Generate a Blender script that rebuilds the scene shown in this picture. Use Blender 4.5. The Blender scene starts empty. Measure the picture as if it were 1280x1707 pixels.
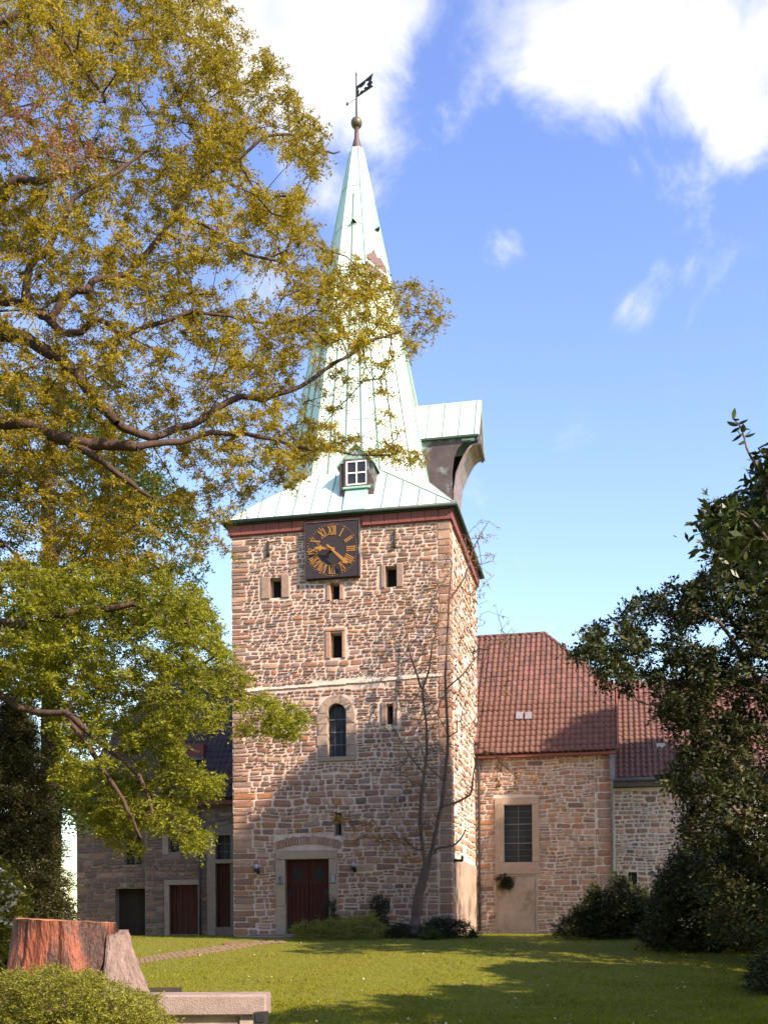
import bpy, math, random
import numpy as np
from mathutils import Vector, noise, geometry

# ------------------------------------------------------------------ camera, sky, sun, exposure
SC = bpy.context.scene
COL = SC.collection
F, CX, CY, EYE = 1850.0, 640.0, 1535.0, 0.52        # focal length and horizon of the photograph, eye height
cam_d = bpy.data.cameras.new('camera'); cam = bpy.data.objects.new('camera', cam_d); COL.objects.link(cam)
ROLL = .0062                                        # the photographer held the camera a touch askew
cam.location = (0, 0, EYE); 
from mathutils import Matrix
cam.rotation_euler = (Matrix.Rotation(math.pi/2, 3, 'X') @ Matrix.Rotation(-ROLL, 3, 'Z')).to_euler()
cam_d.sensor_fit = 'HORIZONTAL'; cam_d.sensor_width = 36; cam_d.lens = F/1280*36
cam_d.shift_y = (CY-853.5)/1280; cam_d.clip_end = 3000; cam_d.clip_start = .1
SC.camera = cam
SC.view_settings.view_transform = 'Standard'; SC.view_settings.look = 'None'
SC.view_settings.gamma = 1; SC.view_settings.use_curve_mapping = False
SC.view_settings.exposure = 1.2

SUN_PHI, SUN_EL = math.radians(42), math.radians(37)   # from +X towards the camera side, elevation
SDIR = Vector((math.cos(SUN_PHI)*math.cos(SUN_EL), -math.sin(SUN_PHI)*math.cos(SUN_EL), math.sin(SUN_EL)))
sd = bpy.data.lights.new('sun', 'SUN'); sd.energy = 5.0; sd.angle = math.radians(.55); sd.color = (1, .79, .61)
so = bpy.data.objects.new('sun', sd); COL.objects.link(so); so.location = SDIR*60
so.rotation_euler = SDIR.to_track_quat('Z', 'Y').to_euler()

W = bpy.data.worlds.new('World'); SC.world = W; W.use_nodes = True
nt = W.node_tree; nt.nodes.clear()
def N(tree, t, **k):
    n = tree.nodes.new(t)
    for a, v in k.items(): setattr(n, a, v)
    return n
def world():
    L = nt.links.new
    out = N(nt, 'ShaderNodeOutputWorld'); bg = N(nt, 'ShaderNodeBackground'); L(bg.outputs[0], out.inputs[0])
    bg.inputs[1].default_value = .092
    sky = N(nt, 'ShaderNodeTexSky', sky_type='NISHITA', sun_disc=False)
    sky.sun_elevation = SUN_EL; sky.sun_rotation = math.radians(90)+SUN_PHI
    sky.air_density = 1.0; sky.dust_density = .6; sky.ozone_density = 1.6
    tc = N(nt, 'ShaderNodeTexCoord')
    nz = N(nt, 'ShaderNodeTexNoise'); nz.inputs['Scale'].default_value = 8.5; nz.inputs['Detail'].default_value = 11
    nz.inputs['Roughness'].default_value = .62; nz.inputs['Distortion'].default_value = .6
    L(tc.outputs['Generated'], nz.inputs['Vector'])
    # clouds: (pixel x, pixel y, radius in pixels, weight) turned into sky directions
    blobs = [(420,40,150,1.1),(530,90,170,1.15),(610,170,110,.8),(600,20,160,1.0),(330,-60,140,.9),
             (790,140,100,.46),(730,60,80,.25),(860,60,110,.55),(960,70,140,.9),(1080,50,170,1.2),(1190,90,170,1.25),(1270,60,120,1.1),(1230,190,120,.85),
             (1150,270,110,.55),(1090,270,60,.4),(1160,320,60,.35),(845,410,60,.68),(1062,522,46,.34),(150,-10,80,.45),(560,310,110,.42),
             (1330,120,120,.8),(440,480,110,.45),(300,560,120,.35),(60,620,120,.35)]
    prev = None
    for bx, by, r, w in blobs:
        d = Vector(((bx-CX)/F, 1, (CY-by)/F)); ln = d.length; d.normalize()
        vm = N(nt, 'ShaderNodeVectorMath', operation='DISTANCE'); vm.inputs[1].default_value = d
        L(tc.outputs['Generated'], vm.inputs[0])
        mr = N(nt, 'ShaderNodeMapRange', interpolation_type='SMOOTHSTEP'); L(vm.outputs['Value'], mr.inputs[0])
        mr.inputs[1].default_value = 0; mr.inputs[2].default_value = r/F/ln*1.32
        mr.inputs[3].default_value = w; mr.inputs[4].default_value = 0
        if prev is None: prev = mr.outputs[0]
        else:
            ad = N(nt, 'ShaderNodeMath', operation='MAXIMUM'); L(prev, ad.inputs[0]); L(mr.outputs[0], ad.inputs[1])
            prev = ad.outputs[0]
    # scattered clouds elsewhere in the sky, well above the horizon
    n2 = N(nt, 'ShaderNodeTexNoise'); n2.inputs['Scale'].default_value = 2.4; n2.inputs['Detail'].default_value = 5
    L(tc.outputs['Generated'], n2.inputs['Vector'])
    sp = N(nt, 'ShaderNodeSeparateXYZ'); L(tc.outputs['Generated'], sp.inputs[0])
    r1 = N(nt, 'ShaderNodeMapRange'); L(n2.outputs[0], r1.inputs[0]); r1.inputs[1].default_value = .6; r1.inputs[2].default_value = .75
    r2 = N(nt, 'ShaderNodeMapRange'); L(sp.outputs[2], r2.inputs[0]); r2.inputs[1].default_value = .62; r2.inputs[2].default_value = .8
    m2 = N(nt, 'ShaderNodeMath', operation='MULTIPLY'); L(r1.outputs[0], m2.inputs[0]); L(r2.outputs[0], m2.inputs[1])
    mx = N(nt, 'ShaderNodeMath', operation='MAXIMUM'); L(prev, mx.inputs[0]); L(m2.outputs[0], mx.inputs[1])
    a = N(nt, 'ShaderNodeMath', operation='SUBTRACT'); L(nz.outputs[0], a.inputs[0]); a.inputs[1].default_value = .5
    b = N(nt, 'ShaderNodeMath', operation='MULTIPLY_ADD'); L(a.outputs[0], b.inputs[0]); b.inputs[1].default_value = 2.3
    L(mx.outputs[0], b.inputs[2])
    c = N(nt, 'ShaderNodeMapRange', interpolation_type='SMOOTHSTEP'); L(b.outputs[0], c.inputs[0])
    c.inputs[1].default_value = .18; c.inputs[2].default_value = 1.0; c.inputs[3].default_value = 0; c.inputs[4].default_value = .98
    g = N(nt, 'ShaderNodeMix', data_type='RGBA', blend_type='MULTIPLY'); g.inputs[0].default_value = 1
    L(sky.outputs[0], g.inputs[6])
    sz = N(nt, 'ShaderNodeMapRange'); L(sp.outputs[2], sz.inputs[0]); sz.inputs[1].default_value = .02; sz.inputs[2].default_value = .62
    cr = N(nt, 'ShaderNodeValToRGB'); L(sz.outputs[0], cr.inputs[0]); L(cr.outputs[0], g.inputs[7])
    cr.color_ramp.elements[0].color = (1.75, 1.65, 1.25, 1); cr.color_ramp.elements[1].color = (1.40, 1.36, 1.78, 1)
    e = cr.color_ramp.elements.new(.4); e.color = (1.68, 1.62, 1.5, 1)
    mix = N(nt, 'ShaderNodeMix', data_type='RGBA'); L(c.outputs[0], mix.inputs[0]); L(g.outputs[2], mix.inputs[6])
    # the thick of a cloud is a little greyer and bluer than its bright rims
    n4 = N(nt, 'ShaderNodeTexNoise'); n4.inputs['Scale'].default_value = 5.5; n4.inputs['Detail'].default_value = 8
    L(tc.outputs['Generated'], n4.inputs['Vector'])
    r4 = N(nt, 'ShaderNodeMapRange'); L(n4.outputs[0], r4.inputs[0]); r4.inputs[1].default_value = .42; r4.inputs[2].default_value = .62
    cc = N(nt, 'ShaderNodeMix', data_type='RGBA'); L(r4.outputs[0], cc.inputs[0]); cc.inputs[6].default_value = (4.3, 4.45, 4.6, 1); cc.inputs[7].default_value = (6.2, 6.1, 5.9, 1)
    L(cc.outputs[2], mix.inputs[7])
    L(mix.outputs[2], bg.inputs[0])
world()

# ------------------------------------------------------------------ helpers
TH = math.radians(11.5)
UD = Vector((math.cos(TH), -math.sin(TH), 0)); VD = Vector((math.sin(TH), math.cos(TH), 0))
T0 = Vector((-1.431, 36.637, 0))                     # middle of the foot of the tower front
HW = 3.7                                            # half width of the tower
def unroll(px, py):
    x, y = px-CX, py-CY; return CX+x-y*ROLL, CY+y+x*ROLL
def PX(px, py, Y):
    px, py = unroll(px, py); return Vector(((px-CX)*Y/F, Y, EYE+(CY-py)*Y/F))
def LOC(px, py, v=0.0):                              # where a sight line meets the plane v metres behind the tower front
    px, py = unroll(px, py); d = Vector(((px-CX)/F, 1, (CY-py)/F)); n = VD
    t = (v+T0.dot(n))/d.dot(n); P = d*t
    return (P-T0).dot(UD), P.z+EYE
def WORLD(u, v, z=0): return T0+UD*u+VD*v+Vector((0, 0, z))
OFF = {}
def gz(x, y):
    if y < 17: b = -1.1+.04*max(0, min(1, (y-8)/9))
    elif y < 34.5: b = -1.06+(y-17)/17.5*1.05
    else: b = -.01
    k = max(0, min(1, (34-y)/6))*max(0, min(1, (y-10)/5))
    return b+k*.05*math.sin(x*.55+y*.23)+k*.04*math.sin(x*.21-y*.41)

def thing(name, label, cat, loc=(0, 0, 0), rz=0.0, group=None, off=(0, 0, 0)):
    o = bpy.data.objects.new(name, None); COL.objects.link(o); o.empty_display_size = .3
    o.location = loc; o.rotation_euler = (0, 0, rz); o['label'] = label; o['category'] = cat
    if group: o['group'] = group
    OFF[o] = Vector(off)
    return o
def bthing(name, label, cat, u, v, group=None):       # a thing in the church's own axes
    return thing(name, label, cat, WORLD(u, v), -TH, group, (u, v, 0))
def tag(o, label, cat, group=None):
    o['label'] = label; o['category'] = cat
    if group: o['group'] = group
    return o
class MB:
    def __init__(s): s.v = []; s.f = []; s.m = []
    def add(s, vs, fs, mi=0):
        n = len(s.v); s.v += [tuple(p) for p in vs]; s.f += [tuple(i+n for i in f) for f in fs]; s.m += [mi]*len(fs)
    def box(s, x0, x1, y0, y1, z0, z1, mi=0):
        s.add([(x, y, z) for z in (z0, z1) for y in (y0, y1) for x in (x0, x1)],
              [(0, 2, 3, 1), (4, 5, 7, 6), (0, 1, 5, 4), (2, 6, 7, 3), (0, 4, 6, 2), (1, 3, 7, 5)], mi)
    def bbox(s, x0, x1, y0, y1, z0, z1, b=.012, mi=0):   # box with its front (-y) edges bevelled
        s.add([(x0, y1, z0), (x1, y1, z0), (x1, y1, z1), (x0, y1, z1), (x0, y0+b, z0), (x1, y0+b, z0), (x1, y0+b, z1), (x0, y0+b, z1),
               (x0+b, y0, z0+b), (x1-b, y0, z0+b), (x1-b, y0, z1-b), (x0+b, y0, z1-b)],
              [(0, 1, 2, 3)[::-1], (4, 5, 1, 0)[::-1], (5, 6, 2, 1)[::-1], (6, 7, 3, 2)[::-1], (7, 4, 0, 3)[::-1],
               (8, 9, 5, 4)[::-1], (9, 10, 6, 5)[::-1], (10, 11, 7, 6)[::-1], (11, 8, 4, 7)[::-1], (8, 9, 10, 11)], mi)
    def prism(s, outer, y0, y1, holes=(), fn=None, mi=0):   # polygon in (a,z) drawn out along the third axis
        fn = fn or (lambda a, z, y: (a, y, z))
        loops = [list(outer)]+[list(h) for h in holes]; flat = [p for l in loops for p in l]; n = len(flat)
        tris = geometry.tessellate_polygon([[Vector((p[0], p[1], 0)) for p in l] for l in loops])
        vs = [fn(a, z, y0) for a, z in flat]+[fn(a, z, y1) for a, z in flat]
        fs = [tuple(t) for t in tris]+[tuple(i+n for i in t)[::-1] for t in tris]
        k = 0
        for l in loops:
            for i in range(len(l)):
                a, b = k+i, k+(i+1) % len(l); fs.append((a, b, b+n, a+n))
            k += len(l)
        s.add(vs, fs, mi)
    def tube(s, pts, rad, n=8, mi=0, cap=True):
        pts = [Vector(p) for p in pts]
        if not hasattr(rad, '__len__'): rad = [rad]*len(pts)
        rings = []; up = None
        for i, p in enumerate(pts):
            d = (pts[min(i+1, len(pts)-1)]-pts[max(i-1, 0)]).normalized()
            if up is None: up = d.orthogonal().normalized()
            up = (up-d*up.dot(d)).normalized(); w = d.cross(up)
            rings.append([p+(up*math.cos(2*math.pi*k/n)+w*math.sin(2*math.pi*k/n))*rad[i] for k in range(n)])
        vs = [q for r in rings for q in r]; fs = []
        for i in range(len(pts)-1):
            for k in range(n): fs.append((i*n+k, i*n+(k+1) % n, (i+1)*n+(k+1) % n, (i+1)*n+k))
        if cap: fs.append(tuple(range(n))[::-1]); fs.append(tuple((len(pts)-1)*n+k for k in range(n)))
        s.add(vs, fs, mi)
    def lathe(s, prof, n=20, c=(0, 0, 0), mi=0):
        vs = [(c[0]+r*math.cos(2*math.pi*k/n), c[1]+r*math.sin(2*math.pi*k/n), c[2]+z) for r, z in prof for k in range(n)]
        fs = [(i*n+k, i*n+(k+1) % n, (i+1)*n+(k+1) % n, (i+1)*n+k) for i in range(len(prof)-1) for k in range(n)]
        s.add(vs, fs, mi)
def obj(name, mb, mats, parent=None, smooth=False, kind=None, off=None):
    if not isinstance(mats, (list, tuple)): mats = [mats]
    o0 = off if off is not None else (OFF.get(parent, Vector()) if parent else Vector())
    me = bpy.data.meshes.new(name)
    me.from_pydata([(p[0]-o0[0], p[1]-o0[1], p[2]-o0[2]) for p in mb.v], [], mb.f)
    for m in mats: me.materials.append(m)
    if len(mats) > 1: me.polygons.foreach_set('material_index', mb.m)
    if smooth: me.polygons.foreach_set('use_smooth', [True]*len(mb.f))
    me.update()
    o = bpy.data.objects.new(name, me); COL.objects.link(o)
    if parent: o.parent = parent
    OFF[o] = Vector(o0)
    if kind: o['kind'] = kind
    return o
def npobj(name, V, Fq, mat, parent=None, kind=None, off=None, smooth=False):   # big meshes from arrays
    o0 = np.array(off if off is not None else (OFF.get(parent, Vector()) if parent else (0, 0, 0)))
    V = np.asarray(V, dtype=np.float32)-o0.astype(np.float32); k = Fq.shape[1]
    me = bpy.data.meshes.new(name); me.vertices.add(len(V)); me.vertices.foreach_set('co', V.ravel())
    me.loops.add(Fq.size); me.loops.foreach_set('vertex_index', Fq.ravel().astype(np.int32))
    me.polygons.add(len(Fq)); me.polygons.foreach_set('loop_start', np.arange(0, Fq.size, k, dtype=np.int32))
    if smooth: me.polygons.foreach_set('use_smooth', np.ones(len(Fq), dtype=bool))
    me.materials.append(mat); me.update(calc_edges=True)
    o = bpy.data.objects.new(name, me); COL.objects.link(o)
    if parent: o.parent = parent
    if kind: o['kind'] = kind
    return o

# ------------------------------------------------------------------ materials
def pm(name, c1, c2, scale=6, rough=.85, bump=.3, bscale=None, c3=None, c3amt=.5, metallic=0, stretch=None, island=0.0, detail=6, spec=.3, bdist=.02):
    m = bpy.data.materials.new(name); m.use_nodes = True; t = m.node_tree; L = t.links.new
    b = t.nodes['Principled BSDF']; b.inputs['Roughness'].default_value = rough; b.inputs['Metallic'].default_value = metallic
    b.inputs['Specular IOR Level'].default_value = spec
    tc = N(t, 'ShaderNodeTexCoord'); mp = N(t, 'ShaderNodeMapping'); L(tc.outputs['Object'], mp.inputs[0])
    if stretch: mp.inputs['Scale'].default_value = stretch
    n = N(t, 'ShaderNodeTexNoise'); n.inputs['Scale'].default_value = scale; n.inputs['Detail'].default_value = detail; n.inputs['Roughness'].default_value = .62
    L(mp.outputs[0], n.inputs['Vector'])
    r = N(t, 'ShaderNodeMapRange'); L(n.outputs[0], r.inputs[0]); r.inputs[1].default_value = .3; r.inputs[2].default_value = .7
    fac = r.outputs[0]
    if island:
        g = N(t, 'ShaderNodeNewGeometry'); a = N(t, 'ShaderNodeMix', data_type='FLOAT'); a.inputs[0].default_value = island
        L(fac, a.inputs[2]); L(g.outputs['Random Per Island'], a.inputs[3]); fac = a.outputs[0]
    mx = N(t, 'ShaderNodeMix', data_type='RGBA'); L(fac, mx.inputs[0]); mx.inputs[6].default_value = (*c1, 1); mx.inputs[7].default_value = (*c2, 1)
    col = mx.outputs[2]
    if c3:
        n3 = N(t, 'ShaderNodeTexNoise'); n3.inputs['Scale'].default_value = scale*.35; n3.inputs['Detail'].default_value = 8; n3.inputs['Roughness'].default_value = .7
        L(mp.outputs[0], n3.inputs['Vector'])
        r3 = N(t, 'ShaderNodeMapRange'); L(n3.outputs[0], r3.inputs[0]); r3.inputs[1].default_value = 1-c3amt; r3.inputs[2].default_value = 1-c3amt+.12
        m3 = N(t, 'ShaderNodeMix', data_type='RGBA'); L(r3.outputs[0], m3.inputs[0]); L(col, m3.inputs[6]); m3.inputs[7].default_value = (*c3, 1); col = m3.outputs[2]
    L(col, b.inputs['Base Color'])
    if bump:
        nb = N(t, 'ShaderNodeTexNoise'); nb.inputs['Scale'].default_value = bscale or scale*4; nb.inputs['Detail'].default_value = 6
        L(mp.outputs[0], nb.inputs['Vector'])
        bp = N(t, 'ShaderNodeBump'); bp.inputs['Strength'].default_value = bump; bp.inputs['Distance'].default_value = bdist
        L(nb.outputs[0], bp.inputs['Height']); L(bp.outputs[0], b.inputs['Normal'])
    return m
def leafmat(name, c1, c2, trans=.45, rough=.55, c3=None):
    m = bpy.data.materials.new(name); m.use_nodes = True; t = m.node_tree; L = t.links.new
    t.nodes.clear(); out = N(t, 'ShaderNodeOutputMaterial')
    g = N(t, 'ShaderNodeNewGeometry')
    cr = N(t, 'ShaderNodeValToRGB'); L(g.outputs['Random Per Island'], cr.inputs[0])
    cr.color_ramp.elements[0].color = (*c1, 1); cr.color_ramp.elements[1].color = (*c2, 1)
    if c3: e = cr.color_ramp.elements.new(.93); e.color = (*c3, 1); e2 = cr.color_ramp.elements.new(.9); e2.color = (*c2, 1); cr.color_ramp.elements[3].color = (*c3, 1)
    tc = N(t, 'ShaderNodeTexCoord'); n = N(t, 'ShaderNodeTexNoise'); n.inputs['Scale'].default_value = .9; n.inputs['Detail'].default_value = 3; L(tc.outputs['Object'], n.inputs['Vector'])
    r = N(t, 'ShaderNodeMapRange'); L(n.outputs[0], r.inputs[0]); r.inputs[1].default_value = .3; r.inputs[2].default_value = .7; r.inputs[3].default_value = .68; r.inputs[4].default_value = 1.3
    mx = N(t, 'ShaderNodeVectorMath', operation='SCALE'); L(cr.outputs[0], mx.inputs[0]); L(r.outputs[0], mx.inputs['Scale'])
    p = N(t, 'ShaderNodeBsdfPrincipled'); p.inputs['Roughness'].default_value = rough; p.inputs['Specular IOR Level'].default_value = .35 if rough < .75 else .08; L(mx.outputs[0], p.inputs['Base Color'])
    tr = N(t, 'ShaderNodeBsdfTranslucent'); L(mx.outputs[0], tr.inputs[0])
    ms = N(t, 'ShaderNodeMixShader'); ms.inputs[0].default_value = trans; L(p.outputs[0], ms.inputs[1]); L(tr.outputs[0], ms.inputs[2])
    L(ms.outputs[0], out.inputs[0])
    return m
STC = [((.31, .17, .12), (.20, .11, .078)), ((.26, .155, .12), (.155, .095, .08)), ((.35, .22, .16), (.24, .148, .11)),
       ((.36, .19, .10), (.26, .125, .065)), ((.29, .205, .17), (.19, .14, .12)), ((.42, .28, .21), (.30, .20, .145)), ((.17, .115, .10), (.115, .08, .07))]
STC = [tuple((r*1.10, g*1.06, b*1.0) for r, g, b in c) for c in STC]
STW = [5, 5, 5, 2, 4, 4, 2]
STONE = [pm('stone_%s' % n, a, b, 9, .9, .5, 30) for n, (a, b) in zip(['brown', 'umber', 'tan', 'ochre', 'grey', 'pale', 'dark'], STC)]
MORTAR = pm('lime_mortar', (.66, .53, .44), (.50, .40, .33), 3, .95, .8, 22, bdist=.03, c3=(.40, .31, .25), c3amt=.43)
MORTAR2 = pm('grey_mortar', (.55, .50, .45), (.42, .38, .34), 3, .95, .7, 22, bdist=.03)
MORTARP = pm('pale_render', (.66, .58, .50), (.55, .46, .38), 2, .95, .5, 18)
SAND = pm('sandstone', (.36, .275, .21), (.28, .205, .155), 5, .88, .3, 30, c3=(.24, .18, .14), c3amt=.42)
SANDP = pm('pale_sandstone', (.40, .31, .22), (.31, .23, .165), 4, .88, .25, 30)
PLAST = pm('old_plaster', (.40, .31, .235), (.28, .21, .16), 2, .92, .5, 14, c3=(.17, .125, .10), c3amt=.52)
COPPER = pm('pale_copper_patina', (.50, .67, .57), (.60, .73, .63), 1.6, .6, .12, 8, c3=(.33, .50, .43), c3amt=.48, stretch=(1.4, 1.4, .22), detail=9)
COPPERG = pm('green_copper_patina', (.26, .46, .38), (.36, .55, .46), 2.5, .6, .12, 9, stretch=(1, 1, .4))
COPPERD = pm('brown_weathered_copper', (.05, .038, .04), (.085, .066, .066), 3, .6, .2, 12, c3=(.26, .36, .34), c3amt=.45, detail=8)
COPPERB = pm('bare_copper_patch', (.11, .068, .066), (.08, .05, .05), 5, .5, .2, 20)
SEAM = pm('seam_shadow_copper', (.24, .34, .29), (.16, .23, .20), 5, .6, 0)
GUTTER = pm('dark_green_gutter', (.05, .085, .07), (.035, .055, .05), 6, .5, .1)
FASCIA = pm('red_brown_fascia', (.21, .065, .05), (.16, .05, .04), 3, .6, .15, 20)
DOOR = pm('dark_red_door_paint', (.06, .008, .006), (.035, .006, .005), 3, .45, .1, 30, stretch=(4, 4, .4))
DARKW = pm('dark_void', (.012, .010, .009), (.02, .016, .014), 4, .9, 0)
GLASS = pm('dark_window_glass', (.014, .015, .018), (.03, .032, .038), 2.5, .3, .05, 3, spec=.35)
WHITE = pm('white_window_paint', (.80, .79, .76), (.70, .68, .64), 6, .5, .05)
IRON = pm('black_iron', (.02, .018, .018), (.035, .03, .028), 8, .6, .2)
LEAD = pm('lead_bar', (.16, .16, .17), (.10, .10, .11), 8, .6, .1)
ZINC = pm('zinc_pipe', (.11, .125, .15), (.17, .185, .21), 3, .6, .1)
PIPED = pm('dark_pipe', (.05, .05, .055), (.08, .075, .075), 4, .5, .1)
GOLD = pm('gilding', (.42, .20, .045), (.32, .15, .035), 10, .5, .1, metallic=.25)
DIAL = pm('black_dial', (.022, .017, .020), (.035, .026, .030), 3, .55, .1)
TILE = pm('clay_roof_tile', (.175, .08, .060), (.08, .045, .038), 1.6, .75, .3, 30, island=.7, c3=(.075, .05, .045), c3amt=.42)
TILED = pm('dark_roof_tile', (.085, .052, .052), (.05, .035, .038), 2, .75, .25, 30, island=.4)
BARK = pm('brown_bark', (.085, .052, .038), (.04, .027, .021), 5, .9, .9, 22, stretch=(1, 1, .3), c3=(.17, .12, .095), c3amt=.4)
BARKL = pm('grey_brown_bark', (.15, .10, .075), (.075, .052, .042), 6, .9, .9, 26, stretch=(1, 1, .3))
BARKG = pm('grey_stump_bark', (.27, .20, .175), (.13, .095, .085), 8, .95, 1.0, 28, stretch=(1.6, 1.6, .35), bdist=.04)
WOOD = pm('red_stump_wood', (.26, .072, .030), (.12, .032, .015), 5, .55, .9, 18, stretch=(1.8, 1.8, .45), c3=(.035, .014, .009), c3amt=.53, spec=.5, bdist=.04)
WOODT = pm('cut_wood', (.42, .20, .11), (.32, .14, .08), 6, .75, .5, 30)
CONC = pm('coping_stone', (.30, .235, .205), (.22, .17, .15), 7, .92, .5, 60, c3=(.15, .115, .10), c3amt=.42)
LAWN = pm('lawn_ground', (.165, .150, .010), (.10, .115, .008), .9, .95, .5, 40, c3=(.12, .10, .03), c3amt=.4, detail=9)
PAVE = pm('brick_paver', (.22, .15, .085), (.15, .11, .06), 3, .9, .4, 40, island=.6)
SOIL = pm('soil', (.05, .034, .022), (.03, .022, .015), 8, .95, .8, 40)
L_GOLD = leafmat('olive_spring_leaf', (.235, .19, .013), (.43, .345, .03), .5)
L_GOLD2 = leafmat('lime_spring_leaf', (.155, .175, .013), (.31, .32, .027), .5)
L_GREEN = leafmat('fresh_green_leaf', (.045, .085, .012), (.09, .14, .02), .45)
L_RED = leafmat('reddish_seed', (.26, .10, .05), (.36, .16, .09), .35)
L_DARK = leafmat('dark_glossy_leaf', (.021, .033, .008), (.055, .068, .014), .25, .58, c3=(.10, .07, .02))
L_DARK2 = leafmat('big_dark_leaf', (.03, .05, .014), (.07, .09, .025), .2, .32)
L_CON = leafmat('spruce_needle', (.028, .038, .010), (.085, .075, .020), .2)
L_JUN = leafmat('juniper_needle', (.13, .14, .014), (.25, .25, .03), .35)
L_YEW = leafmat('yew_needle', (.012, .02, .006), (.03, .038, .010), .2)
L_BUD = leafmat('orange_bud', (.36, .14, .03), (.30, .22, .03), .4)
L_FLOW = leafmat('white_blossom', (.70, .62, .52), (.85, .78, .70), .4)
L_GRASS = leafmat('grass_blade', (.135, .155, .008), (.25, .25, .016), .35, .8)

# ------------------------------------------------------------------ ground
def lawn():
    xs = sorted(set([-600, -300, -150, -80, -50, -35]+[round(-28+i*.5, 2) for i in range(113)]+[35, 50, 80, 150, 300, 600]))
    ys = sorted(set([-300, -100, -40, -15, -5, 0]+[round(3+i*.35, 2) for i in range(102)]+[40, 42, 45, 50, 60, 80, 120, 200, 400, 900, 1600]))
    V = [(x, y, gz(x, y)-(.0 if y < 48 else .15)) for y in ys for x in xs]; nx = len(xs)
    m = MB(); m.add(V, [(j*nx+i, j*nx+i+1, (j+1)*nx+i+1, (j+1)*nx+i) for j in range(len(ys)-1) for i in range(nx-1)])
    obj('lawn', m, LAWN, smooth=True, kind='structure')
lawn()
def ground_at(px, py):                                  # where a sight line meets the lawn
    Y = 8.0
    while Y < 60:
        P = PX(px, py, Y)
        if P.z <= gz(P.x, P.y): return P
        Y += .05
    return PX(px, py, 45)
# path of brick pavers from the door step to the left
PATH_T = [(470, 1569), (430, 1571), (380, 1577), (330, 1584), (280, 1591), (225, 1600), (120, 1616), (20, 1632)]
PATH_B = [(478, 1575), (440, 1577), (395, 1586), (350, 1593), (290, 1602), (225, 1613), (130, 1632), (30, 1652)]
PATH_B = [(b[0], a[1]+(b[1]-a[1])*.72) for a, b in zip(PATH_T, PATH_B)]
PT = [ground_at(*p) for p in PATH_T]; PB = [ground_at(*p) for p in PATH_B]
def in_path(x, y):
    for i in range(len(PT)-1):
        q = [PT[i], PT[i+1], PB[i+1], PB[i]]; s = 0; ok = True
        for a in range(4):
            A, B = q[a], q[(a+1) % 4]; c = (B.x-A.x)*(y-A.y)-(B.y-A.y)*(x-A.x)
            if s == 0: s = c
            elif s*c < 0: ok = False; break
        if ok: return True
    return False
def path():
    m = MB(); vs = []
    for a, b in zip(PT, PB):
        for p in (a, b): vs.append((p.x, p.y, gz(p.x, p.y)+.012))
    m.add(vs, [(2*i, 2*i+1, 2*i+3, 2*i+2) for i in range(len(PT)-1)])
    base = obj('path', m, SOIL, kind='structure')
    r = random.Random(3); m = MB()
    for i in range(len(PT)-1):
        L = ((PT[i+1]-PT[i]).length+(PB[i+1]-PB[i]).length)/2; Wd = ((PT[i]-PB[i]).length+(PT[i+1]-PB[i+1]).length)/2
        nx, ny = max(2, int(L/.24)), max(2, int(Wd/.2))
        for a in range(nx):
            for b in range(ny):
                def Q(s, t):
                    p = PT[i].lerp(PT[i+1], s).lerp(PB[i].lerp(PB[i+1], s), t); return p
                g = .05; s0, s1, t0, t1 = (a+g)/nx, (a+1-g)/nx, (b+g)/ny, (b+1-g)/ny
                h = .03+r.uniform(-.008, .012); c = [Q(s0, t0), Q(s1, t0), Q(s1, t1), Q(s0, t1)]
                zz = [gz(p.x, p.y) for p in c]
                m.add([(p.x, p.y, z) for p, z in zip(c, zz)]+[(p.x, p.y, z+h) for p, z in zip(c, zz)], [(4, 5, 6, 7), (0, 1, 5, 4), (1, 2, 6, 5), (2, 3, 7, 6), (3, 0, 4, 7)])
    obj('paver', m, PAVE, base, kind='stuff')
path()
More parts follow.
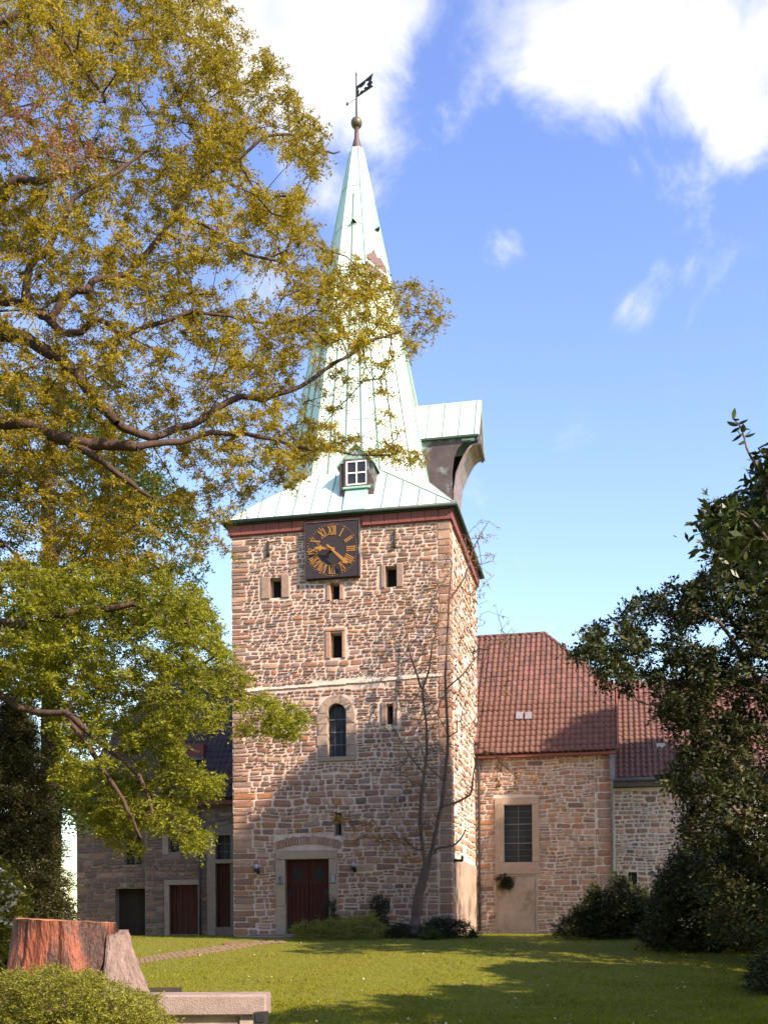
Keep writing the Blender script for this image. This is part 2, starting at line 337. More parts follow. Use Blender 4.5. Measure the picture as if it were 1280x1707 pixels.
def grass():
    r = np.random.default_rng(5); n = 300000
    Y = 1/(r.random(n)*(1/9.5-1/41)+1/41); X = (r.random(n)*1500-110-640)*Y/F
    keep = np.ones(n, bool)
    for i in np.where((X < 0) & (Y > 19))[0]:
        if in_path(X[i]+.12*math.sin(X[i]*31), Y[i]+.14*math.sin(X[i]*17+Y[i]*5)): keep[i] = False
    pt = noise
    X, Y = X[keep], Y[keep]; n = len(X)
    rel = (X-T0.x)*VD.x+(Y-T0.y)*VD.y; u = (X-T0.x)*UD.x+(Y-T0.y)*UD.y
    k2 = ~((rel > -.12) & (abs(u) < 3.85)) & (rel < 6.2); X, Y = X[k2], Y[k2]; n = len(X)
    Z = np.array([gz(a, b) for a, b in zip(X, Y)])
    h = .02+.03*r.random(n)**2; h *= .75+.5*np.sin(X*1.7+Y*.9)*np.sin(Y*1.3-X*.6)*.5+.25
    w = .007+.009*r.random(n); an = r.random(n)*6.283; ln = (r.random((n, 2))-.5)*.07
    V = np.empty((n, 3, 3)); V[:, 0] = np.c_[X-w*np.cos(an), Y-w*np.sin(an), Z-.01]; V[:, 1] = np.c_[X+w*np.cos(an), Y+w*np.sin(an), Z-.01]
    V[:, 2] = np.c_[X+ln[:, 0], Y+ln[:, 1], Z+h]
    o = npobj('grass', V.reshape(-1, 3), np.arange(3*n).reshape(-1, 3), L_GRASS, kind='stuff')
    o['label'] = 'short green grass blades covering the sloping lawn'; o['category'] = 'grass'
    m = 150; y = 1/(r.random(m)*(1/14-1/36)+1/36); x = (r.random(m)*1100+90-640)*y/F; C = np.array([(a, b, gz(a, b)+.03) for a, b in zip(x, y)])
    V, Q = leaves(C, 7, 1, 1, .02, .05, .04, 0, .2); o = npobj('fallen_petals', V, Q, L_FLOW, kind='stuff')
    o['label'] = 'pale petals and bits of litter scattered on the lawn'; o['category'] = 'litter'

# ------------------------------------------------------------------ masonry
def free(u0, u1, z0, z1, holes):
    iv = [(u0, u1)]
    for a, b, c, d in holes:
        ov = min(z1, d)-max(z0, c)
        if ov > .25*(z1-z0):
            nv = []
            for s, e in iv:
                if b <= s or a >= e: nv.append((s, e))
                else:
                    if a-s > .03: nv.append((s, a))
                    if e-b > .03: nv.append((b, e))
            iv = nv
    return iv
def outline(a0, a1, c0, c1, rr, ins, jit, warp):
    w, h = a1-a0, c1-c0; k = min(w, h)*rr.uniform(.12, .30)
    P = [(a0+k*rr.uniform(.5, 1.3), c0), (a1-k*rr.uniform(.5, 1.3), c0), (a1, c0+k*rr.uniform(.4, 1.2)), (a1, c1-k*rr.uniform(.4, 1.2)),
         (a1-k*rr.uniform(.5, 1.3), c1), (a0+k*rr.uniform(.5, 1.3), c1), (a0, c1-k*rr.uniform(.4, 1.2)), (a0, c0+k*rr.uniform(.4, 1.2))]
    m0, m1 = (a0+a1)/2, (c0+c1)/2; out = []
    for x, z in P:
        sx = 1-2*ins/max(w, .06); sz = 1-2*ins/max(h, .06)
        x = m0+(x-m0)*sx+rr.uniform(-jit, jit); z = m1+(z-m1)*sz+rr.uniform(-jit, jit)
        if warp:
            q = noise.noise_vector(Vector((x*1.3, z*1.9, warp))); x += q.x*.055; z += q.y*.075
        out.append((x, z))
    return out
def rubble(u0, u1, z0, z1, holes, seed, hr=(.12, .24), asp=(1.2, 3.0), ins=.018, warp=7.3, split=.28, quoin=None):
    rr = random.Random(seed); L = []; z = z0
    while z < z1-.04:
        h = rr.uniform(*hr)
        if rr.random() < .15: h *= .65
        if z+h > z1-.07: h = z1-z
        for s, e in free(u0, u1, z, z+h, holes):
            a = s
            while a < e-.02:
                w = h*rr.uniform(*asp) if rr.random() > .1 else h*rr.uniform(.7, 1.2)
                q = False
                if quoin and a == u0 and s == u0: w = rr.uniform(*quoin); q = True
                if e-(a+w) < .12: w = e-a
                if not q and h > .15 and rr.random() < split and w > .2:
                    k = rr.uniform(.4, .6); mid = z+h*k
                    L.append((outline(a, a+w, z, mid, rr, ins, .008, warp), rr)); 
                    if rr.random() < .5: L.append((outline(a, a+w, mid, z+h, rr, ins, .008, warp), rr))
                    else:
                        c = a+w*rr.uniform(.4, .6); L.append((outline(a, c, mid, z+h, rr, ins, .008, warp), rr)); L.append((outline(c, a+w, mid, z+h, rr, ins, .008, warp), rr))
                else: L.append((outline(a, a+w, z, z+h, rr, ins*(.6 if q else 1), .009, 0 if q else warp), rr))
                a += w
        z += h
    return L
FRONT = lambda v: (lambda a, z, d: (a, v-d, z))
SIDE = lambda u: (lambda a, z, d: (u+d, a, z))
def area(P): return abs(sum(P[i][0]*P[(i+1) % len(P)][1]-P[(i+1) % len(P)][0]*P[i][1] for i in range(len(P))))/2
def add_stone(m, P, fn, rr, pal=None, proud=None):
    w = STW if pal is None else pal
    mi = rr.choices(range(7), w)[0]; p = proud if proud else rr.uniform(.012, .045); n = len(P)
    cx = sum(q[0] for q in P)/n; cz = sum(q[1] for q in P)/n; k = rr.uniform(.80, .90)
    vs = [fn(x, z, -.02) for x, z in P]+[fn(cx+(x-cx)*k, cz+(z-cz)*k, p+rr.uniform(-.006, .006)) for x, z in P]+[fn(cx, cz, p+.008)]
    fs = [(i, (i+1) % n, (i+1) % n+n, i+n) for i in range(n)]+[(i+n, (i+1) % n+n, 2*n) for i in range(n)]
    m.add(vs, fs, mi)
def lay(stones, fn, parent, nparts, pal=None):
    """the largest stones become parts of their own, the rest one joined part"""
    stones = sorted(stones, key=lambda s: -area(s[0])); rr = random.Random(len(stones))
    for P, _ in stones[:nparts]:
        m = MB(); add_stone(m, P, fn, rr, pal); mi = m.m[0]; obj('stone', m, STONE[mi], parent)
    if len(stones) > nparts:
        m = MB()
        for P, _ in stones[nparts:]: add_stone(m, P, fn, rr, pal)
        o = obj('small_stones', m, STONE, parent, kind='stuff')
def wall_sheet(m, u0, u1, z0, z1, holes, fn, depth=.45):
    us = sorted({u0, u1, *[h[0] for h in holes], *[h[1] for h in holes]}); zs = sorted({z0, z1, *[h[2] for h in holes], *[h[3] for h in holes]})
    for i in range(len(us)-1):
        for j in range(len(zs)-1):
            cu, cz = (us[i]+us[i+1])/2, (zs[j]+zs[j+1])/2
            if any(a < cu < b and c < cz < d for a, b, c, d in holes): continue
            m.add([fn(us[i], zs[j], 0), fn(us[i+1], zs[j], 0), fn(us[i+1], zs[j+1], 0), fn(us[i], zs[j+1], 0)], [(0, 1, 2, 3)])
    for a, b, c, d in holes:
        r = [(a, c), (b, c), (b, d), (a, d)]
        for i in range(4):
            p, q = r[i], r[(i+1) % 4]
            m.add([fn(*p, 0), fn(*q, 0), fn(*q, -depth), fn(*p, -depth)], [(0, 1, 2, 3)])
def rect(px0, py0, px1, py1, v=0):                      # pixel box -> (u0,u1,z0,z1)
    a, _ = LOC(px0, (py0+py1)/2, v); b, _ = LOC(px1, (py0+py1)/2, v)
    _, t = LOC((px0+px1)/2, py0, v); _, s = LOC((px0+px1)/2, py1, v)
    return (a, b, s, t)
def grow_r(r, du, dz0=0, dz1=0): return (r[0]-du, r[1]+du, r[2]-dz0, r[3]+dz1)

# ------------------------------------------------------------------ church tower
TW = bthing('church_tower', 'square rubble stone church tower with clock and pale green copper spire', 'church tower', 0, HW)
ZT = 13.45
R_A, R_B, R_C = rect(450, 963, 469, 997), rect(551, 971, 566, 1000), rect(642, 943, 661, 979)
R_D, R_F, R_F2, R_G = rect(551, 1055, 570, 1097), rect(644, 1173, 655, 1208), rect(467, 1185, 480, 1215), rect(560, 1355, 569, 1393)
R_E = rect(546, 1173, 577, 1262); R_DR = rect(476, 1433, 549, 1561); R_DR = (R_DR[0], R_DR[1], .05, R_DR[3])
R_CL = rect(512, 873, 604, 966)
SLIT1 = (1.5, 1.75, 9.2, 10.3); SLIT2 = (3.4, 3.75, 8.3, 9.4); SLIT3 = (1.5, 1.8, 6.9, 7.8)
def tower():
    holes = [R_A, R_B, R_C, R_D, R_E, R_F, R_F2, R_G, R_DR]
    m = MB(); wall_sheet(m, -HW, HW, -.6, ZT+.3, holes, FRONT(0))
    ms = MB(); wall_sheet(ms, 0, 2*HW, -.6, ZT+.3, [SLIT1, SLIT2, SLIT3], SIDE(HW)); obj('side_wall', ms, MORTARP, TW)
    m.add([(-HW, 0, -.6), (-HW, 2*HW, -.6), (-HW, 2*HW, ZT+.3), (-HW, 0, ZT+.3)], [(0, 1, 2, 3)])
    m.add([(-HW, 2*HW, -.6), (HW, 2*HW, -.6), (HW, 2*HW, ZT+.3), (-HW, 2*HW, ZT+.3)], [(0, 1, 2, 3)])
    obj('wall', m, MORTAR, TW)
    m = MB(); m.box(-HW+.46, HW-.46, .46, 2*HW-.4, -.3, ZT); obj('dark_interior', m, DARKW, TW)
    # openings: jambs
    def jamb(r, wl, wr, top=0, sill=0, mat=SAND):
        for a, b in ((r[0]-wl, r[0]), (r[1], r[1]+wr)):
            m = MB(); m.bbox(a, b, -.05, .2, r[2]-.02, r[3]+.04, .02); obj('jamb_stone', m, mat, TW)
        if top: m = MB(); m.bbox(r[0]-wl, r[1]+wr, -.06, .2, r[3]+.042, r[3]+.04+top, .02); obj('lintel', m, mat, TW)
        if sill: m = MB(); m.bbox(r[0]-wl*.6, r[1]+wr*.6, -.07, .2, r[2]-.02-sill, r[2]-.022, .02); obj('sill', m, mat, TW)
    jamb(R_A, .30, .28, mat=STONE[4]); jamb(R_B, .13, .14, mat=STONE[2]); jamb(R_C, .14, .22, mat=STONE[4]); jamb(R_D, .17, .12, .11, mat=STONE[2]); jamb(R_F, .17, .14, mat=STONE[4]); jamb(R_F2, .16, .16, mat=STONE[4]); jamb(R_G, .05, .06, mat=STONE[4])
    hs = [grow_r(R_A, .34), grow_r(R_B, .18), grow_r(R_C, .24), grow_r(R_D, .19, 0, .17), grow_r(R_F, .22), grow_r(R_F2, .2), grow_r(R_G, .06)]
    # arched window
    u0, u1, z0, z1 = R_E; c = (u0+u1)/2; rad = (u1-u0)/2; zs = z1-rad
    arc = [(c+rad*math.cos(t), zs+rad*math.sin(t)) for t in [math.pi*k/10 for k in range(11)]]
    for i in range(4):
        for s in (-1, 1):
            a, b = z0+(zs-z0)*i/4+.006, z0+(zs-z0)*(i+1)/4-.006; w = .36 if (i+(s > 0)) % 2 else .31
            m = MB(); x0, x1 = (u0-w, u0) if s < 0 else (u1, u1+w); m.bbox(x0, x1, -.05, .2, a, b, .015); obj('jamb_stone', m, SAND, TW)
    for k in range(5):
        t0, t1 = math.pi*k/5+.012, math.pi*(k+1)/5-.012; P = []
        for q in range(5): t = t0+(t1-t0)*q/4; P.append((c+rad*math.cos(t), zs+rad*math.sin(t)))
        for q in range(5): t = t1+(t0-t1)*q/4; P.append((c+(rad+.27)*math.cos(t), zs+(rad+.27)*math.sin(t)))
        m = MB(); m.prism(P, -.05, .12); obj('arch_stone', m, SAND, TW)
    m = MB()
    for s in (-1, 1):
        P = [(c+s*rad, zs), (c+s*rad, z1+.001), (c, z1+.001)]+[(c+s*rad*math.sin(t), zs+rad*math.cos(t)) for t in [math.pi/2*k/6 for k in range(1, 6)]]
        m.prism(P, .0, .3)
    obj('arch_infill', m, SAND, TW)
    m = MB(); m.bbox(u0-.33, u1+.33, -.07, .3, z0-.15, z0-.002, .02); obj('sill', m, SAND, TW)
    m = MB(); m.box(u0, u1, .22, .24, z0, z1); gl = obj('window_glass', m, GLASS, TW)
    m = MB()
    for k in range(1, 4): zz = z0+(z1-z0)*k/4.2; m.box(u0, u1, .19, .215, zz-.015, zz+.015)
    for k in range(1, 3): uu = u0+(u1-u0)*k/3; m.box(uu-.006, uu+.006, .195, .212, z0, z1)
    obj('window_bar', m, LEAD, gl)
    hs.append((u0-.36, u1+.36, z0-.16, zs)); hs.append((u0-.27, u1+.27, zs, z1+.27))
    # door with its stone surround
    u0, u1, z0, z1 = R_DR; wl, wr, wt = .33, .28, .30
    zc = [z0, 1.0, 1.75, z1]
    for i in range(3):
        for a, b in ((u0-wl, u0), (u1, u1+wr)):
            m = MB(); m.bbox(a, b, -.07, .25, zc[i]-.0+.004, zc[i+1]-.004, .015); obj('jamb_stone', m, SANDP, TW)
    m = MB(); m.bbox(u0-wl, u1+wr, -.075, .25, z1+.002, z1+wt, .015); obj('lintel', m, SANDP, TW)
    dm = (u0+u1)/2
    for s, (a, b) in enumerate(((u0+.02, dm-.006), (dm+.006, u1-.02))):
        m = MB(); m.box(a, b, .2, .26, z0+.01, z1-.02); dl = obj('door_leaf', m, DOOR, TW)
        nb = 5
        for k in range(nb):
            x0, x1 = a+(b-a)*k/nb+.006, a+(b-a)*(k+1)/nb-.006
            m = MB(); m.bbox(x0, x1, .178, .199, z0+.02, z1-.85, .006); obj('board', m, DOOR, dl)
        wz0, wz1 = z1-.72, z1-.28; w0, w1 = a+.2, b-.2
        m = MB(); m.prism([(a, z1-.84), (b, z1-.84), (b, z1-.03), (a, z1-.03)], .175, .199, [[(w0, wz0), (w0, wz1), (w1, wz1), (w1, wz0)]]); obj('top_rail', m, DOOR, dl)
        m = MB(); m.box(w0, w1, .19, .198, wz0, wz1); obj('pane', m, GLASS, dl)
        m = MB()
        for k in range(1, 3): x = w0+(w1-w0)*k/3; m.box(x-.012, x+.012, .17, .189, wz0, wz1)
        for k in range(1, 3): z = wz0+(wz1-wz0)*k/3; m.box(w0, w1, .168, .187, z-.012, z+.012)
        obj('grille', m, IRON, dl)
        for zz in (z0+.3, z1-1.1):
            m = MB(); x = a+.03 if s == 0 else b-.03; sg = 1 if s == 0 else -1; m.box(min(x, x+sg*.16), max(x, x+sg*.16), .16, .177, zz-.1, zz+.1); obj('hinge', m, IRON, dl)
    m = MB(); m.tube([(dm+.06, .17, 1.1), (dm+.06, .10, 1.1), (dm+.16, .10, 1.1)], .012, 8); obj('door_handle', m, IRON, TW)
    hs.append((u0-wl, u1+wr, -.6, z1+wt))
    # relieving arch of upright thin stones
    uc = (u0+u1)/2+.02; half = (u1-u0)/2+.36; zb = z1+wt+.02; rise = .20; R = (half*half+rise*rise)/(2*rise); rr = random.Random(4)
    a0 = math.asin(half/R); nst = 22
    for k in range(nst):
        t = -a0+2*a0*(k+.5)/nst; dt = a0/nst*.80; q = .27+rr.uniform(-.04, .03); cz = zb+rise-R
        P = [(uc+R*math.sin(t-dt), cz+R*math.cos(t-dt)), (uc+R*math.sin(t+dt), cz+R*math.cos(t+dt)), (uc+(R+q)*math.sin(t+dt), cz+(R+q)*math.cos(t+dt)), (uc+(R+q)*math.sin(t-dt), cz+(R+q)*math.cos(t-dt))]
        m = MB(); m.prism(P, -.02-rr.uniform(.01, .03), .02); obj('arch_stone', m, STONE[rr.choice([2, 4, 2, 5])], TW)
    hs.append((uc-half-.05, uc+half+.05, zb-.02, zb+.40))
    hs.append(grow_r(R_CL, .0))
    # string course of render
    _, zs_l = LOC(442, 1148); _, zs_r = LOC(750, 1128); zst = (zs_l+zs_r)/2
    rr = random.Random(8); m = MB(); a = -HW+.3
    while a < HW-.3:
        b = min(a+rr.uniform(.25, .6), HW-.28); h0 = rr.uniform(.035, .055)
        zq = zst+(a+b)/2*.03; m.bbox(a, b+.001, -.045, .0, zq-h0, zq+h0, .012); a = b
    obj('string_course', m, MORTARP, TW)
    for k in range(8): x = -HW+.3+(2*HW-.6)*k/8; hs.append((x, x+(2*HW-.6)/8, zst+(x+.4)*.03-.08, zst+(x+.4)*.03+.08))
    # rubble facing: smaller stones above, larger ones below the big window
    zmid = 5.4
    S = rubble(-HW-.02, HW-.42, -.3, zmid, hs, 11, (.15, .27), (1.1, 2.9), .019, 7.3, .22, quoin=(.45, .85))
    S += rubble(-HW-.02, HW-.38, zmid, ZT-.02, hs, 12, (.085, .205), (.9, 3.2), .021, 3.1, .34, quoin=(.35, .8))
    lay(S, FRONT(0), TW, 270)
    # quoins of the near right corner, wrapping the angle
    z = -.3; k = 0; rr = random.Random(21)
    while z < ZT-.12:
        h = rr.uniform(.2, .34); h = min(h, ZT-z); w = rr.uniform(.36, .42); dp = rr.uniform(.3, .75)
        m = MB(); a0, a1, z0, z1 = HW-w+.012, HW+.025, z+.014, z+h-.014; b = .015
        p = rr.uniform(.015, .035)
        m.add([(a0, .01, z0), (a0+b, -p, z0+b), (a1-b, -p, z0+b), (a1, -p+b, z0+b), (a1+.01, dp-b, z0+b), (a1, dp, z0),
               (a0, .01, z1), (a0+b, -p, z1-b), (a1-b, -p, z1-b), (a1, -p+b, z1-b), (a1+.01, dp-b, z1-b), (a1, dp, z1), (a1-.06, .02, z0-.0), (a1-.06, .02, z1)],
              [(0, 1, 7, 6), (1, 2, 8, 7), (2, 3, 9, 8), (3, 4, 10, 9), (4, 5, 11, 10), (0, 12, 2, 1), (12, 5, 4, 3), (12, 3, 2), (6, 7, 8, 13), (13, 9, 10, 11), (13, 8, 9)])
        obj('quoin_stone', m, STONE[rr.choice([0, 2, 2, 4, 5])], TW); z += h
    # side wall facing
    S = rubble(.78, 2*HW, 2.7, ZT-.02, [SLIT1, SLIT2, SLIT3], 31, (.16, .32), (1.3, 3.4), .045, 1.7, .1)
    lay([q for q in S if random.Random(q[0][0][0]).random() < .8], SIDE(HW), TW, 0, (2, 0, 5, 1, 2, 9, 0))
    m = MB(); m.box(HW, HW+.05, .62, 2*HW, -.5, 2.55); obj('plaster_band', m, PLAST, TW)
    m = MB(); m.box(HW+.03, HW+.32, .30, .42, 2.42, 2.50); m.box(HW+.27, HW+.33, .27, .45, 2.45, 2.62); obj('iron_bracket', m, IRON, TW)
    # plinth and iron anchors
    for px, y0, y1 in ((448, 903, 927), (658, 886, 914)):
        r = rect(px-1.3, y0, px+1.3, y1); m = MB(); m.bbox(r[0], r[1], -.11, -.02, r[2], r[3], .01); m.box(r[0]-.02, r[1]+.02, -.13, -.02, r[2], r[2]+.08); obj('wall_anchor', m, IRON, TW)
tower()

# eaves
ZE = 13.95; EO = .17
def eaves():
    o = EO
    hw = HW
    m = MB(); m.box(-hw-.05, hw+.05, -.05, 2*hw+.05, ZT+.0, ZE-.13); obj('wall_plate', m, FASCIA, TW)
    # fascia panels, front and right side
    u = -hw-.02; n = 17; cl0, cl1 = R_CL[0], R_CL[1]
    for k in range(n):
        a, b = -hw-.1+(2*hw+.2)*k/n, -hw-.1+(2*hw+.2)*(k+1)/n
        if a < cl1 and b > cl0:
            if a < cl0-.1: b = cl0-.01
            elif b > cl1+.1: a = cl1+.01
            else: continue
        m = MB(); m.bbox(a+.006, b-.006, -.10, -.052, ZT+.03, ZE-.14, .01); obj('fascia_panel', m, FASCIA, TW)
    for k in range(n):
        a, b = -.1+(2*hw+.2)*k/n, -.1+(2*hw+.2)*(k+1)/n
        m = MB(); m.box(hw+.052, hw+.10, a+.006, b-.006, ZT+.03, ZE-.14); obj('fascia_panel', m, FASCIA, TW)
    m = MB()
    m.box(-hw-o, hw+o, -o, -.101, ZE-.138, ZE-.02); m.box(hw+.101, hw+o+.001, -.10, 2*hw+o, ZE-.138, ZE-.02)
    m.box(-hw-o, -hw-.101, -.10, 2*hw+o, ZE-.138, ZE-.02); m.box(-hw-.1, hw+.1, 2*hw+.06, 2*hw+o, ZE-.138, ZE-.02)
    obj('eaves_board', m, GUTTER, TW)
    g = o+.07; m = MB()
    c = [(-hw-g, -g, ZE-.05), (hw+g, -g, ZE-.05), (hw+g, 2*hw+g, ZE-.05), (-hw-g, 2*hw+g, ZE-.05), (-hw-g, -g, ZE-.05)]
    for i in range(4): m.tube([c[i], c[i+1]], .065, 8)
    obj('gutter', m, GUTTER, TW, smooth=True)
eaves()

# spire
ZR, HR, CR = 15.75, 2.62, 1.20
APEX = Vector((-.13, HW, 29.7)); CEN = Vector((0, HW, 0))
def ringpt(z):
    t = (z-ZR)/(APEX.z-ZR); h, c = HR*(1-t), CR*(1-t)*(.98 if z > ZR else 1); ox = CEN.x+(APEX.x-CEN.x)*t
    # eight corners counter-clockwise seen from above, starting front left
    return [Vector((ox+a, HW+b, z)) for a, b in ((-c, -h), (c, -h), (h, -c), (h, c), (c, h), (-c, h), (-h, c), (-h, -c))]
def strip(m, P, Q, w, h, nrm):                          # thin raised strip from P to Q
    d = (Q-P).normalized(); s = d.cross(nrm).normalized()*w/2; n = nrm.normalized()*h
    v = [P-s, P+s, P+s+n, P-s+n, Q-s, Q+s, Q+s+n, Q-s+n]; m.add(v, [(0, 1, 5, 4), (1, 2, 6, 5), (2, 3, 7, 6), (3, 0, 4, 7), (0, 3, 2, 1), (4, 5, 6, 7)])
def spire():
    zt = 28.5
    A, B = ringpt(ZR), ringpt(zt); g = EO+.03
    E = [Vector((-HW-g, -g, ZE)), Vector((HW+g, -g, ZE)), Vector((HW+g, 2*HW+g, ZE)), Vector((-HW-g, 2*HW+g, ZE))]
    m = MB(); zs = [ZR, 17.7, 19.6, 21.5, 23.4, 25.3, 26.9, zt]; R = [ringpt(z) for z in zs]
    for i in range(8):
        j = (i+1) % 8; m = MB()
        for k in range(len(zs)-1): m.add([R[k][i], R[k][j], R[k+1][j], R[k+1][i]], [(0, 1, 2, 3)])
        sp = obj('spire_facet', m, COPPER, TW)
        nrm = (R[0][j]-R[0][i]).cross(R[3][i]-R[0][i]).normalized()
        for k in range(1, len(zs)-1):
            m = MB(); strip(m, R[k][i].lerp(R[k][j], .01), R[k][i].lerp(R[k][j], .99), .025, .012, nrm); obj('cross_seam', m, COPPERG, sp)
        wb = (R[0][j]-R[0][i]).length; ns = 3 if i % 2 == 0 else 2
        for q in range(1, ns+1):
            t = q/(ns+1); top = [.45, .85, .5][q-1] if ns == 3 else [.6, .6][q-1]
            m = MB(); P = R[0][i].lerp(R[0][j], t); Qz = ringpt(ZR+(zt-ZR)*top); Q = Qz[i].lerp(Qz[j], t)
            strip(m, P, Q, .026, .035, nrm); obj('standing_seam', m, SEAM, sp)
    for i in range(8):
        m = MB(); d = (A[i]-CEN-Vector((0, 0, ZR))).normalized()
        m.tube([A[i], ringpt(20)[i], ringpt(24)[i], B[i]], [.032, .03, .026, .02], 6); obj('arris_roll', m, COPPERG, TW, smooth=True)
    # flared skirt: four slopes and four corner triangles
    sl = [(E[0], E[1], A[1], A[0]), (E[1], E[2], A[3], A[2]), (E[2], E[3], A[5], A[4]), (E[3], E[0], A[7], A[6])]
    for k, (a, b, c, d) in enumerate(sl):
        m = MB(); m.add([a, b, c, d], [(0, 1, 2, 3)]); s = obj('skirt_slope', m, COPPER, TW)
        nrm = (b-a).cross(d-a).normalized(); n = 13
        if k < 2:
            for q in range(1, n):
                P = a.lerp(b, q/n); up = ((d+c)/2-(a+b)/2).normalized(); uu = (b-a).normalized()
                # run straight up the slope until it meets a hip or the spire foot
                x = (P-a).length; W2 = (b-a).length; x0 = (d-a).dot(uu); x1 = (c-a).dot(uu)
                t = 1 if x0 <= x <= x1 else (x/x0 if x < x0 else (W2-x)/(W2-x1))
                H = (d-a)-uu*x0; Q = P+H*t
                m = MB(); strip(m, P, Q, .026, .035, nrm); obj('standing_seam', m, SEAM, s)
    for a, c, d in ((E[1], A[2], A[1]), (E[2], A[4], A[3]), (E[3], A[6], A[5]), (E[0], A[0], A[7])):
        m = MB(); m.add([a, c, d], [(0, 1, 2)]); obj('skirt_corner', m, COPPER, TW)
        for q in (c, d): m = MB(); m.tube([a, a.lerp(q, .5), q], .026, 6); obj('hip_roll', m, SEAM, TW)
    # bare patch, hatches and tiny vents high on the spire
    def fp(i, t, z, o=.012):
        r = ringpt(z); j = (i+1) % 8; P = r[i].lerp(r[j], t); n = (r[j]-r[i]).cross(ringpt(z+1)[i]-r[i]).normalized(); return P+n*o
    m = MB(); P = [fp(1, .02, 23.35), fp(1, .98, 23.1), fp(1, .96, 23.85), fp(1, .8, 24.15), fp(1, .62, 24.1), fp(1, .5, 24.4), fp(1, .3, 24.2), fp(1, .05, 24.05)]
    m.add(P, [tuple(range(8))]); obj('bare_patch', m, COPPERB, TW)
    m = MB(); P = [fp(1, .04, 23.78, .02), fp(1, .96, 23.45, .02), fp(1, .96, 23.52, .02), fp(1, .04, 23.86, .02)]; m.add(P, [(0, 1, 2, 3)]); obj('patch_seam', m, COPPER, TW)
    for i, t, z in ((0, .55, 25.35), (1, .85, 25.2), (0, .3, 21.0)):
        a, b, c, d = fp(i, t-.16, z, .0), fp(i, t+.16, z, .0), fp(i, t, z+.26, .0), fp(i, t, z+.02, .22)
        m = MB(); m.add([a, b, c, d], [(0, 3, 2), (3, 1, 2)]); v = obj('vent_hood', m, COPPERG, TW)
        m = MB(); m.add([fp(i, t-.15, z+.01, .01), fp(i, t+.15, z+.01, .01), d*.98+c*.02], [(0, 1, 2)]); obj('vent_opening', m, DARKW, v)
    # neck, ball, pole
    m = MB(); pz = zt; t = (zt-ZR)/(APEX.z-ZR); ax = APEX.x*.97
    r0 = HR*(1-t); m.lathe([(r0*1.02, zt-.35), (r0*.8, zt+.1), (.085, zt+.45), (.075, zt+.75), (.11, zt+.82)], 14, (ax, HW, 0)); obj('spire_neck', m, COPPERB, TW, smooth=True)
    cz = zt+1.0; m = MB(); m.lathe([(.001, -.205)]+[(.205*math.sin(a), -.205*math.cos(a)) for a in [math.pi*k/14 for k in range(1, 14)]]+[(.001, .205)], 22, (ax, HW, cz)); obj('ball_finial', m, pm('ball_copper', (.07, .11, .075), (.16, .10, .075), 4, .45, .1, metallic=.4), TW, smooth=True)
    m = MB(); m.tube([(ax, HW, cz+.15), (ax, HW, cz+1.78)], [.036, .022], 8); m.lathe([(.001, 1.70), (.035, 1.75), (.012, 1.84), (.001, 1.95)], 10, (ax, HW, cz)); pole = obj('vane_pole', m, IRON, TW)
    # weather vane: swallow-tailed plate with a springing horse cut out of it
    # it is turned so that we see it from below at a slant
    dirv = Vector((.86, -.5, 0)).normalized(); base = Vector((ax, HW, cz+.92))
    s = .82
    outer = [(0, 0), (1.02, .0), (.88, .12), (.98, .22), (.88, .30), (1.0, .58), (.55, .52), (0, .50)]
    horse = [(.13, .10), (.18, .07), (.25, .15), (.33, .16), (.46, .10), (.50, .12), (.44, .19), (.56, .21), (.66, .14), (.70, .17), (.62, .27), (.68, .29), (.76, .34), (.73, .38), (.64, .40), (.60, .45), (.55, .41), (.50, .35), (.34, .31), (.24, .32), (.15, .38), (.09, .30), (.14, .27), (.17, .22)]
    m = MB(); nn = Vector((-dirv.y, dirv.x, 0))
    m.prism(outer, -.008, .008, [horse[::-1]], fn=lambda a, z, y: base+dirv*a*s+Vector((0, 0, z*s))+nn*y)
    vane = obj('weather_vane', m, IRON, TW)
    m = MB(); b2 = base+Vector((0, 0, -.02)); m.tube([b2, b2-dirv*.42], .009, 6); m.lathe([(.001, -.05), (.045, 0), (.03, .06), (.001, .12)], 8, tuple(b2-dirv*.46)); obj('counterweight', m, IRON, vane)
spire()

